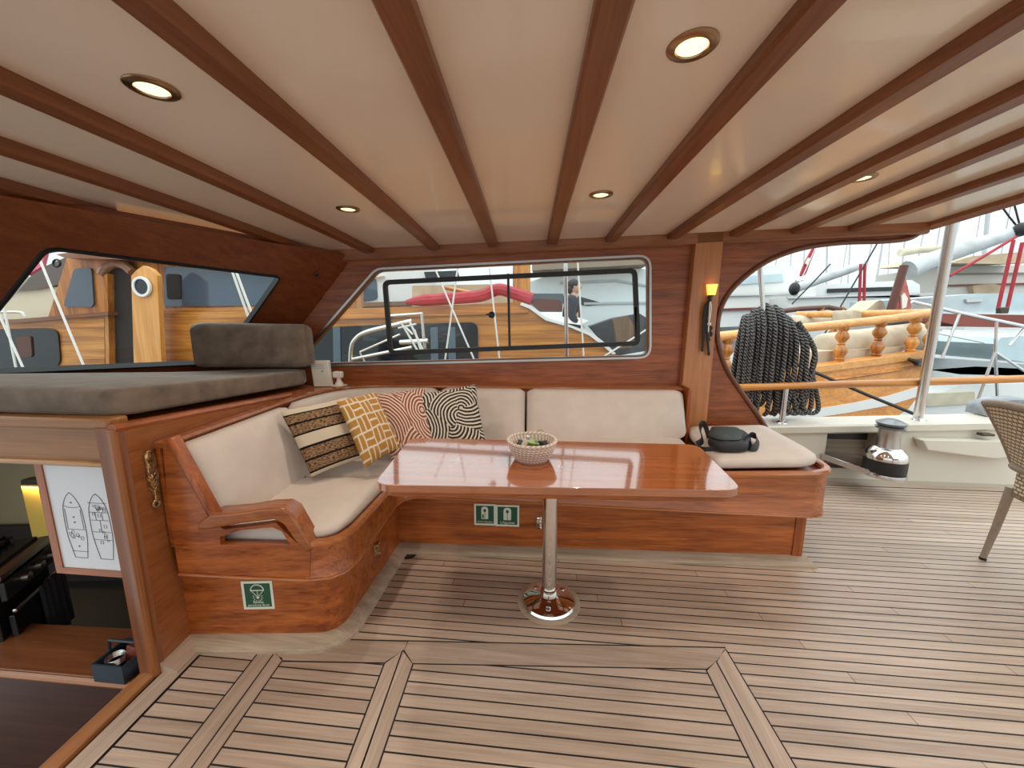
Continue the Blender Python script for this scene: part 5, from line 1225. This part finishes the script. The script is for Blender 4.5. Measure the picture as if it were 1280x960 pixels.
skin('trousers', vs, [(0, 1), (1, 2), (2, 3), (0, 4), (4, 5), (5, 6)], [(.13, .17), .095, .072, .058, .095, .072, .058], JEANS, t)
for s in (-1, 1):
    b = B()
    for k in range(4): b.tube([g(.11, .20*s+.018*(k-1.5)*.8, .975), g(.16, .20*s+.018*(k-1.5)*.9, .955), g(.175-.006*abs(k-1.5), .20*s+.018*(k-1.5), .925)], [.011, .009, .007], 6)
    b.tube([g(.10, .20*s-.03, .975), g(.135, .20*s-.05, .945)], [.012, .008], 6); b.obj('hand_fingers', SKIN, t)
for s, x in ((-1, -.01), (1, .03)): B().loft([[V(g(x+a*.5, .10*s+w_*math.cos(q_), .0+h_*(.5+.5*math.sin(q_)))) for q_ in [2*PI*k/10 for k in range(10)]] for a, w_, h_ in ((-.14, .03, .06), (-.1, .045, .10), (.05, .045, .10), (.2, .048, .07), (.3, .03, .04))]).obj('shoe', BLACKL, t)
struct(B().prism([(px_-3, DY+.05, z0-.01), (px_+2, DY+.05, z0-.01), (px_+2, DY+1.5, z0-.01), (px_-3, DY+1.5, z0-.01)], (0, 0, -.1)).obj('floor_yacht_deck', TEAK['x']))
# things at the far left, in the windscreen
t = thing('awning', 'pink awning hanging at the upper left of the windscreen', 'awning', U(25, 340, 5.2)); q = [U(x, y, 5.2) for x, y in ((-60, 420), (-10, 385), (20, 352), (52, 333), (60, 300), (-20, 300))]
B().prism(q, (0, .05, 0)).obj('canvas', PINK, t); B().prism([U(x, y, 5.19) for x, y in ((-30, 308), (14, 318), (17, 316), (-20, 300))], (0, -.02, 0)).obj('seam', PLASTW, t)
t = thing('cream_hull_yacht', 'cream and dark brown hull of another boat behind the wheelhouse of the wooden yacht', 'boat', U(40, 380, 8.5))
pan_(B(), [(-120, 405), (-120, 360), (20, 363), (75, 358), (85, 395), (60, 405)], 8.5, 1).obj('topsides', CREAMHULL, t); pan_(B(), [(-120, 362), (40, 340), (90, 318), (90, 352), (40, 362), (-120, 372)], 8.4, .8).obj('dark_band', plain('hull_dark_band', (.09, .06, .045), .15, coat=.5), t)
t = thing('life_ring', 'dark ring hanging beside the wheelhouse of the wooden yacht', 'ring', U(71, 329, 5.6)); B().tube([U(71+4.5*math.cos(a), 329+4.5*math.sin(a), 5.6) for a in [2*PI*k/20 for k in range(20)]], .014, 8, closed=True).obj('ring', BLACKR, t)
t = thing('furled_awning', 'white furled awning roll along the roof of the wooden yacht wheelhouse', 'awning', U(70, 312, 5.7)); B().tube(bez([U(60, 313, 5.7), U(75, 311, 5.7), U(100, 314, 5.7), U(125, 316, 5.7)], 4), .05, 8).obj('roll', ROPEW, t)
t = thing('pulpit_rail', 'white pulpit rail at the far left of the windscreen', 'rail', U(10, 390, 7.9)); B().tube(bez([U(-40, 392, 7.9), U(20, 390, 7.9), U(30, 394, 7.9), U(31, 400, 7.9)], 5), .03, 8).obj('tube', ROPEW, t)

# --- varnished gulet with turned balusters, right
GD = V((3.4, 1.2, 0)).normalized(); GP = V((2.0, 4.8, 0)); GN = V((-GD.y, GD.x, 0))
G_ = lambda x, y, o=0: atp(x, y, GP+GN*o, GN)
t = thing('wooden_gulet', 'varnished orange gulet stern with turned balusters and white rubbing strake, beyond the rope', 'boat', G_(1040, 500))
hullo = [(888, 474.5), (950, 466), (1008, 459), (1050, 453.5), (1092, 447.5), (1130, 443), (1158, 438), (1167, 441), (1165, 456), (1158, 474), (1148, 495), (1135, 512), (1112, 526), (1060, 560), (888, 595)]
B().prism([G_(x, y+24) if y < 470 and x < 1160 else G_(x, y) for x, y in hullo if not (x > 1157 and y < 450)], GN*2.2).obj('deck', DECKC, t)
B().prism([G_(*p, -.02) for p in hullo], GN*.16).obj('hull', wood('gulet_planking', 'x', (.52, .18, .03), (.90, .40, .09), scale=.3), t, bevel=.06, seg=3)
B().prism([G_(*p, -.03) for p in [(860, 534), (950, 521), (1000, 514.5), (1060, 505), (1110, 495), (1149, 483), (1146, 496), (1110, 507), (1060, 516), (1000, 525), (860, 548)]], GN*.06).obj('rubbing_strake', WHITE_G, t)
B().prism([G_(*p, -.05) for p in [(860, 480), (1008, 460), (1092, 449), (1160, 438.5), (1168, 440), (1166, 447), (1150, 449), (1092, 457), (1008, 468), (860, 490)]], GN*.12).obj('covering_board', wood('cover_wood', 'x', (.55, .23, .05), (.85, .42, .12), scale=.5), t, bevel=.02)
B().tube([G_(x, y, -.03) for x, y in ((1000, 480), (1060, 472), (1120, 463), (1160, 455))], .018, 8).obj('moulding', ORANGE['x'], t)
rl = [G_(x, y, .08) for x, y in ((870, 424), (915, 419), (960, 414.5), (1003, 410), (1050, 405.5), (1097, 400.5), (1140, 395), (1163, 391))]
far = [rl[-1]+GN*.25+GD*.10, rl[-1]+GN*1.1+GD*.12, rl[-1]+GN*1.9-GD*.1]
B().tube(bez(rl+far, 4), .058, 12).obj('cap_rail', wood('caprail_wood', 'x', (.58, .24, .06), (.88, .44, .13), scale=.5, rough=.25), t)
def baluster(pb, ptop, r):
    h = ptop.z-pb.z; pr = [(.85, 0), (.85, .08), (.62, .10), (.72, .14), (.55, .17), (.95, .32), (.9, .38), (.45, .50), (.60, .53), (.45, .56), (.9, .68), (.92, .74), (.55, .86), (.75, .90), (.75, 1.0)]
    return B().lathe([(0, 0)]+[(r*a, h*z) for a, z in pr]+[(0, h)], pb, 16).obj('baluster', ORANGE['z'], t, angle=60)
for x, yb, yt in ((905, 475, 423), (1048, 455, 407), (1094, 449.5, 402), (1137, 444, 397), (1160, 439, 393)):
    p = G_(x, yb, .08); q = G_(x, yt, .08); baluster(p, V((p.x, p.y, q.z)), .085)
for k, o in enumerate((.7, 1.4, 2.0)):
    p = G_(1162, 438, .1)+GN*o+GD*.05; baluster(p, p+V((0, 0, rl[-1].z-G_(1160, 439).z)), .085)
# far rail of the gulet
fr = [G_(x, y, 2.3) for x, y in ((960, 391), (1000, 386), (1035, 384), (1055, 388))]
B().tube(fr, .05, 8).obj('far_rail', BRONZED, t)
for x, y0_, y1_ in ((1049, 384, 402), (1024, 384, 402)): 
    p, q = G_(x, y1_, 2.3), G_(x, y0_, 2.3); baluster(p, V((p.x, p.y, q.z)), .08)
# cushions on the gulet's after deck
def roll(label, pts, o, r, mat=DECKC, name='deck_cushion'):
    tt = thing(name, label, 'cushion', G_(*pts[0], o), 'cushions on the gulet stern'); P = [G_(*p, o) for p in pts]; d = (P[-1]-P[0]).normalized(); PP = [P[0]-d*.0]+P
    full = [P[0]+d*s for s in (0, .02, .08)]+[P[0].lerp(P[-1], k/6) for k in range(1, 6)]+[P[-1]-d*s for s in (.08, .02, 0)]
    B().tube(full, [r*.6, r*.85, r]+[r]*5+[r, r*.85, r*.6], 14).obj('cover', mat, tt, angle=70)
roll('long cylindrical canvas bolster just behind the balusters of the gulet', [(1024, 435), (1090, 427), (1150, 419)], .42, .20)
roll('far canvas back cushion along the other rail of the gulet', [(988, 405), (1045, 401)], 1.9, .16)
tt = thing('deck_cushion', 'flat canvas seat cushion under the long bolster on the gulet', 'cushion', G_(1050, 452, .3), 'cushions on the gulet stern')
B().prism(rnd([G_(x, y, .18) for x, y in ((1000, 456), (1120, 442), (1145, 432), (1000, 441))], .04), GN*.8).obj('cover', DECKC, tt, bevel=.04, seg=3)
tt = thing('deck_cushion', 'loose peaked canvas cushion leaning in the middle of the gulet stern', 'cushion', G_(1085, 395, 1.0), 'cushions on the gulet stern')
B().prism(bez([G_(x, y, 1.0) for x, y in ((1064, 402), (1066, 388), (1080, 389), (1100, 375), (1107, 386), (1104, 398), (1085, 402))], 4), GN*.3).obj('cover', DECKC, tt, bevel=.05, seg=3)
ropes('mooring_line', 'dark mooring rope running from the gulet stern down to the bulwark', [((1009, 461), (1165, 526))], 3.9, .016, BLACKL)
t = thing('rope_knot', 'dark rope lashed round a bollard on the gulet covering board', 'rope', G_(1145, 452, -.1)); bb = B()
for k in range(4): bb.tube(bez([G_(1136+2*k, 449+k, -.08), G_(1146, 451+1.5*k, -.16), G_(1157-k, 450+1.5*k, -.08), G_(1160, 460+k, -.1)], 5), .022, 6)
bb.obj('lashing', BLACKL, t)

# --- sailing yachts and clutter further right
def poly_boat(name, label, pts, d, depth, mat, extra=(), cat='boat'):
    tt = thing(name, label, cat, U(*pts[0], d)); pan_(B(), pts, d, depth).obj('hull', mat, tt)
    for nm, ps, dd, dp, mm in extra: pan_(B(), ps, dd, dp).obj(nm, mm, tt)
    return tt
poly_boat('motor_yacht', 'large white motor yacht with tinted windows behind the rope coil pole', [(880, 395), (915, 342), (940, 330), (990, 333), (1010, 345), (1012, 395), (990, 405), (880, 410)], 14, 4, WHITE_G,
          [('window_band', [(920, 346), (978, 342), (980, 352), (918, 356)], 13.95, .1, BLUEC), ('rail', [(900, 369), (1010, 366), (1010, 367.5), (900, 370.5)], 13.9, .1, STEEL), ('dark_line', [(890, 386), (1010, 382), (1010, 384.5), (890, 389)], 13.9, .1, MAROON)])
poly_boat('sailing_yacht', 'white sailing yacht hull with a dark window band, behind the gulet balusters', [(985, 372), (1120, 368), (1180, 372), (1180, 412), (985, 412)], 13, 3, WHITE_G,
          [('window_band', [(1035, 361), (1135, 358), (1135, 363), (1035, 366)], 12.95, .1, DGLASS), ('coach_roof', [(1020, 356), (1140, 350), (1150, 356), (1150, 372), (1020, 372)], 13, 2, WHITE_G), ('rail', [(985, 371), (1180, 366), (1180, 367.5), (985, 373)], 12.9, .1, STEEL)])
poly_boat('sailing_yacht', 'white sailing yacht with pale blue deck cover, right of the awning pole', [(1165, 372), (1220, 367), (1300, 366), (1300, 392), (1165, 394)], 10, 2.5, BLUEC,
          [('white_edge', [(1165, 393), (1300, 390), (1300, 396), (1165, 399)], 9.95, .3, WHITE_G), ('hatch', [(1208, 374), (1228, 373), (1229, 377), (1209, 378)], 9.95, .2, STEEL)])
poly_boat('wooden_boat', 'maroon wooden hull lying under the pale blue covered yacht at the right edge', [(1178, 392), (1300, 394), (1300, 410), (1200, 408), (1178, 402)], 9, 2.0, MAROON)
poly_boat('tender', 'white boat with a blue side stripe lying low on the water, right of the gulet', [(1178, 412), (1300, 414), (1300, 436), (1240, 446), (1178, 440)], 8.2, 1.6, WHITE_G, [('blue_stripe', [(1180, 434), (1240, 435), (1240, 441), (1180, 439)], 8.15, .1, BLUE)])
poly_boat('covered_boat', 'small boat under a smooth pale blue cover at the right edge', [(1243, 430), (1252, 422), (1300, 418), (1300, 455), (1262, 450), (1248, 442)], 6.6, 1.5, BLUEC)
poly_boat('grey_dinghy', 'grey inflatable bow lying low behind the hand rail, right of the gulet', [(1162, 447), (1200, 450), (1290, 456), (1290, 470), (1200, 468), (1160, 462)], 8.0, .4, plain('dinghy_grey', (.33, .36, .37), .4, coat=.3))
poly_boat('white_foredeck', 'white foredeck seen under the hand rail between the two stanchions', [(1120, 540), (1150, 500), (1200, 482), (1300, 478), (1300, 545), (1120, 548)], 7.2, .4, WHITE_G, [('hatch', [(1160, 492), (1218, 490), (1220, 504), (1158, 508)], 7.15, .05, BEIGEC)])
poly_boat('white_hull', 'broad white hull beyond the foredeck, above the hand rail', [(1165, 462), (1220, 458), (1300, 462), (1300, 484), (1165, 486)], 8.0, .6, plain('hull_offwhite', (.72, .74, .72), .3))
t = thing('folded_cover', 'grey blue folded cover lying on the bulwark behind the wicker chair', 'cover', at(1235, 525, 'y', 3.42)); B().prism(bez([at(x, y, 'y', 3.40) for x, y in ((1232, 520), (1235, 510), (1246, 504), (1268, 500), (1300, 502), (1305, 520), (1260, 522), (1236, 521))], 3), (0, .16, 0)).obj('cover', GREYB, t, bevel=.03, seg=3)
# booms with sail covers
def boom(label, pts, d, r0_, r1_, mat=SILVER):
    tt = thing('covered_boom', label, 'boom', U(*pts[0], d)); P = bez([U(*p, d) for p in pts], 5); n_ = len(P)
    B().tube(P, [r0_+(r1_-r0_)*i/(n_-1) for i in range(n_)], 12).obj('sail_cover', mat, tt); return tt
boom('big boom under a silver sail cover crossing behind the slanting awning pole', [(1136, 337), (1160, 327), (1200, 313), (1240, 300), (1276, 288)], 8, .17, .10)
boom('long silver covered boom above the middle of the gulet', [(990, 362), (1020, 351), (1050, 341), (1078, 331)], 11, .12, .10)
boom('thin silver boom above the long covered one, over the gulet cushions', [(995, 352), (1036, 343), (1080, 326)], 12, .05, .05, STEEL)
boom('cream furled sail with a flat bottom, left of the slanting awning pole', [(1125, 316), (1150, 312.5), (1185, 310)], 14, .12, .09, BEIGEC)
t = thing('awning', 'wide tan awning stretched behind the red tackle at the right edge', 'awning', U(1240, 325, 15)); B().prism([U(x, y, 15) for x, y in ((1185, 329), (1216, 320), (1300, 313), (1300, 328), (1250, 330))], (0, 3, .2)).obj('canvas', TANC, t)
poly_boat('deckhouse_boat', 'pale boat with deck railings and tan bundles below the wide tan awning', [(1180, 333), (1300, 331), (1300, 368), (1180, 370)], 16, 3, plain('pale_pink_white', (.70, .66, .60), .5), [('rail', [(1180, 342), (1300, 340), (1300, 341.5), (1180, 343.5)], 15.9, .1, WICKERD), ('rail', [(1180, 356), (1300, 353), (1300, 355), (1180, 358)], 15.9, .1, MAROON), ('bundle', [(1216, 357), (1240, 354), (1256, 358), (1250, 368), (1218, 369)], 15.8, .6, TANC)])
for a, c, d, lb in (((1267, 300), (1247, 388), 6.5, 'left red tackle rope hanging from the big boom'), ((1278, 303), (1258, 390), 6.5, 'right red tackle rope hanging from the big boom'), ((1076, 330), (1074, 381), 10.5, 'left red tackle rope above the gulet cushions'), ((1081, 330), (1080, 383), 10.5, 'right red tackle rope above the gulet cushions'), ((1270, 296), (1187, 345), 7.5, 'thin orange red rope slanting under the big boom')):
    ropes('tackle_rope', lb, [(a, c)], d, .022 if d < 8 else .03, RED)
t = thing('tackle_block', 'dark pulley block at the foot of the right red tackle rope', 'pulley', U(1253, 388, 6.4)); B().box(U(1253, 388, 6.4), (.11, .07, .09)).obj('block', DARKBR, t, bevel=.01)
t = thing('boom_fitting', 'black lashing at the upper end of the big silver boom', 'fitting', U(1276, 287, 7.9)); B().sphere(U(1276, 287, 7.9), (.10, .12, .12), 10, 8).obj('lashing', BLACKR, t)
t = thing('boom_fitting', 'black lashing at the lower end of the long silver boom', 'fitting', U(993, 361, 10.9)); B().sphere(U(993, 361, 10.9), (.12, .14, .17), 10, 8).obj('lashing', BLACKR, t)
# flags
def flag(label, pts, d, pole, mat=RED, white=None):
    tt = thing('flag', label, 'flag', U(*pole[0], d)); B().tube([U(*pole[0], d), U(*pole[1], d)], pole[2], 8).obj('staff', pole[3], tt)
    b_ = B(); q = [U(*p, d) for p in pts]; b_.prism(bez(q+[q[0]], 3)[:-1], (0, .05, 0)).obj('cloth', mat, tt)
    if white: B().prism([U(*p, d-.04) for p in white], (0, .03, 0)).obj('white_patch', PLASTW, tt)
flag('red and white flag hanging above the gulet, near the top of the cut-out', [(1017, 309), (1020, 311), (1013, 328), (1007, 343), (1001, 344), (1006, 330), (1012, 318)], 9, ((1021, 306), (1000, 352), .015, STEEL), white=[(1011, 322), (1014, 324), (1009, 331), (1007, 329)])
flag('red flag on a dark leaning staff at the stern of the gulet', [(1131, 345), (1135, 360), (1139, 385), (1128, 391), (1117, 391), (1122, 372)], 6.9, ((1112, 392), (1130, 332), .055, BRONZED), plain('faded_red', (.45, .13, .11), .7, vary=.35, vscale=4), white=[(1127, 370), (1131, 366), (1135, 373), (1133, 384), (1128, 386)])
# pulpit of the next boat
t = thing('pulpit_rail', 'stainless pulpit rail of the boat beyond the gulet, right of the awning pole', 'rail', U(1220, 400, 5.6)); PY = 5.6
bb = B(); bb.tube([U(1140, 377, PY), U(1200, 391, PY), U(1300, 412, PY)], .022, 8); bb.tube([U(1160, 414, PY), U(1230, 428, PY)], .012, 8)
for a, c in (((1200, 391), (1178, 447)), ((1246, 402), (1244, 440)), ((1244, 440), (1222, 500)), ((1244, 440), (1247, 500)), ((1244, 440), (1290, 470)), ((1282, 408), (1262, 432))): bb.tube([U(*a, PY), U(*c, PY)], .016, 8)
bb.obj('tubes', STEEL, t)
# masts and stays against the sky
rs = random.Random(21); k = 0
spec = [(1233, 300, 262, 30, 'x'), ]
MA = [(925, 18, .05), (960, 24, .06), (985, 30, .06), (1003, 20, .05), (1032, 26, .08), (1046, 30, .05), (1058, 22, .05), (1072, 34, .07), (1090, 28, .09), (1108, 32, .05), (1122, 24, .06), (1134, 36, .07), (1158, 30, .06), (1172, 26, .05), (1206, 34, .06), (1224, 22, .14), (1238, 28, .06), (1262, 24, .07), (1274, 38, .08)]
names = ['slim grey mast in the forest of masts, %s']
order = ['leftmost of them all', 'second from the left', 'third from the left', 'fourth from the left', 'fifth from the left', 'sixth from the left', 'seventh from the left', 'eighth from the left', 'ninth from the left', 'tenth from the left', 'tenth from the right', 'ninth from the right', 'eighth from the right', 'seventh from the right', 'sixth from the right', 'fifth from the right and thickest', 'fourth from the right', 'third from the right', 'second from the right']
order[18] = 'last one on the right'; order[17] = 'second from the right'; order[16] = 'third from the right'; order[15] = 'fourth from the right and thickest'; order[14] = 'fifth from the right'; order[13] = 'sixth from the right'; order[12] = 'seventh from the right'; order[11] = 'eighth from the right'; order[10] = 'ninth from the right'
greym = plain('mast_grey', (.58, .59, .60), .4); 
for (x, d, r), od in zip(MA, order):
    p = U(x, 385, d); h = rs.uniform(11, 15); tt = thing('mast', 'slim grey mast in the row beyond the gulet, %s' % od, 'mast', p, 'yacht masts'); _sp = B().tube([p, p+V((rs.uniform(-1.3, 1.3), 0, h))], r*.62, 8); spar = _sp.obj('spar', greym, tt)
    bb = B()
    for s in (-1, 1): bb.tube([p+V((s*(.7+.5*rs.random()), 0, 0)), p+V((s*.5, 0, h*.55)), p+V((0, 0, h*.97))], .008, 5)
    bb.obj('stays', STEEL, tt); B().tube([p+V((-.6, 0, h*.55)), p+V((.6, 0, h*.55))], .016, 6).obj('spreader', greym, spar)
    # the hull each mast stands on
    B().prism([p+V((-.9, -.4, -1.9)), p+V((.9, -.4, -1.9)), p+V((1.1, -.4, -.35)), p+V((.5, -.4, -.15)), p+V((.4, -.4, .12)), p+V((-.5, -.4, .12)), p+V((-1.0, -.4, -.3))], (0, .9, 0)).obj('hull', WHITE_G, tt, bevel=.1)
for a, c, lb, d in (((1250, 255), (1273, 285), 'dark wire meeting the end of the big boom from the upper left', 8), ((1262, 230), (1275, 283), 'dark wire meeting the end of the big boom from above', 8), ((1128, 250), (1000, 470), 'thin dark stay slanting down across the gulet to the rope coil', 9), ((990, 380), (1038, 330), 'dark wire from the lower boom lashing up to a spreader', 9)):
    ropes('wire_stay', lb, [(a, c)], d, .014, BLACKR, cat='wire')
# ================================================================== light
w = bpy.data.worlds.new('world'); S.world = w; w.use_nodes = True; nt = w.node_tree; bg = nt.nodes['Background']
tc = nt.nodes.new('ShaderNodeTexCoord'); sp = nt.nodes.new('ShaderNodeSeparateXYZ'); nt.links.new(tc.outputs['Generated'], sp.inputs[0])
# overcast sky: three times as bright overhead as at the horizon
zc = nt.nodes.new('ShaderNodeMath'); zc.operation = 'MAXIMUM'; zc.inputs[1].default_value = 0.0; nt.links.new(sp.outputs['Z'], zc.inputs[0])
ov_ = nt.nodes.new('ShaderNodeMath'); ov_.operation = 'MULTIPLY_ADD'; ov_.inputs[1].default_value = 2.0*SKY; ov_.inputs[2].default_value = SKY; nt.links.new(zc.outputs[0], ov_.inputs[0])
nz = nt.nodes.new('ShaderNodeTexNoise'); nz.inputs['Scale'].default_value = 2.5; nz.inputs['Detail'].default_value = 5; nt.links.new(tc.outputs['Generated'], nz.inputs['Vector'])
mx = nt.nodes.new('ShaderNodeMix'); mx.data_type = 'RGBA'; mx.inputs[6].default_value = (.78, .91, .95, 1); mx.inputs[7].default_value = (.93, .96, .95, 1); nt.links.new(nz.outputs['Fac'], mx.inputs[0])
nt.links.new(mx.outputs[2], bg.inputs['Color']); nt.links.new(ov_.outputs[0], bg.inputs['Strength'])

S.view_settings.view_transform = 'Standard'; S.view_settings.look = 'None'; S.view_settings.gamma = 1.0; S.view_settings.use_curve_mapping = False
S.view_settings.exposure = EXPO
S.cycles.use_denoising = True; S.cycles.max_bounces = 8; S.cycles.diffuse_bounces = 5; S.cycles.transparent_max_bounces = 12; S.cycles.caustics_reflective = False; S.cycles.caustics_refractive = False
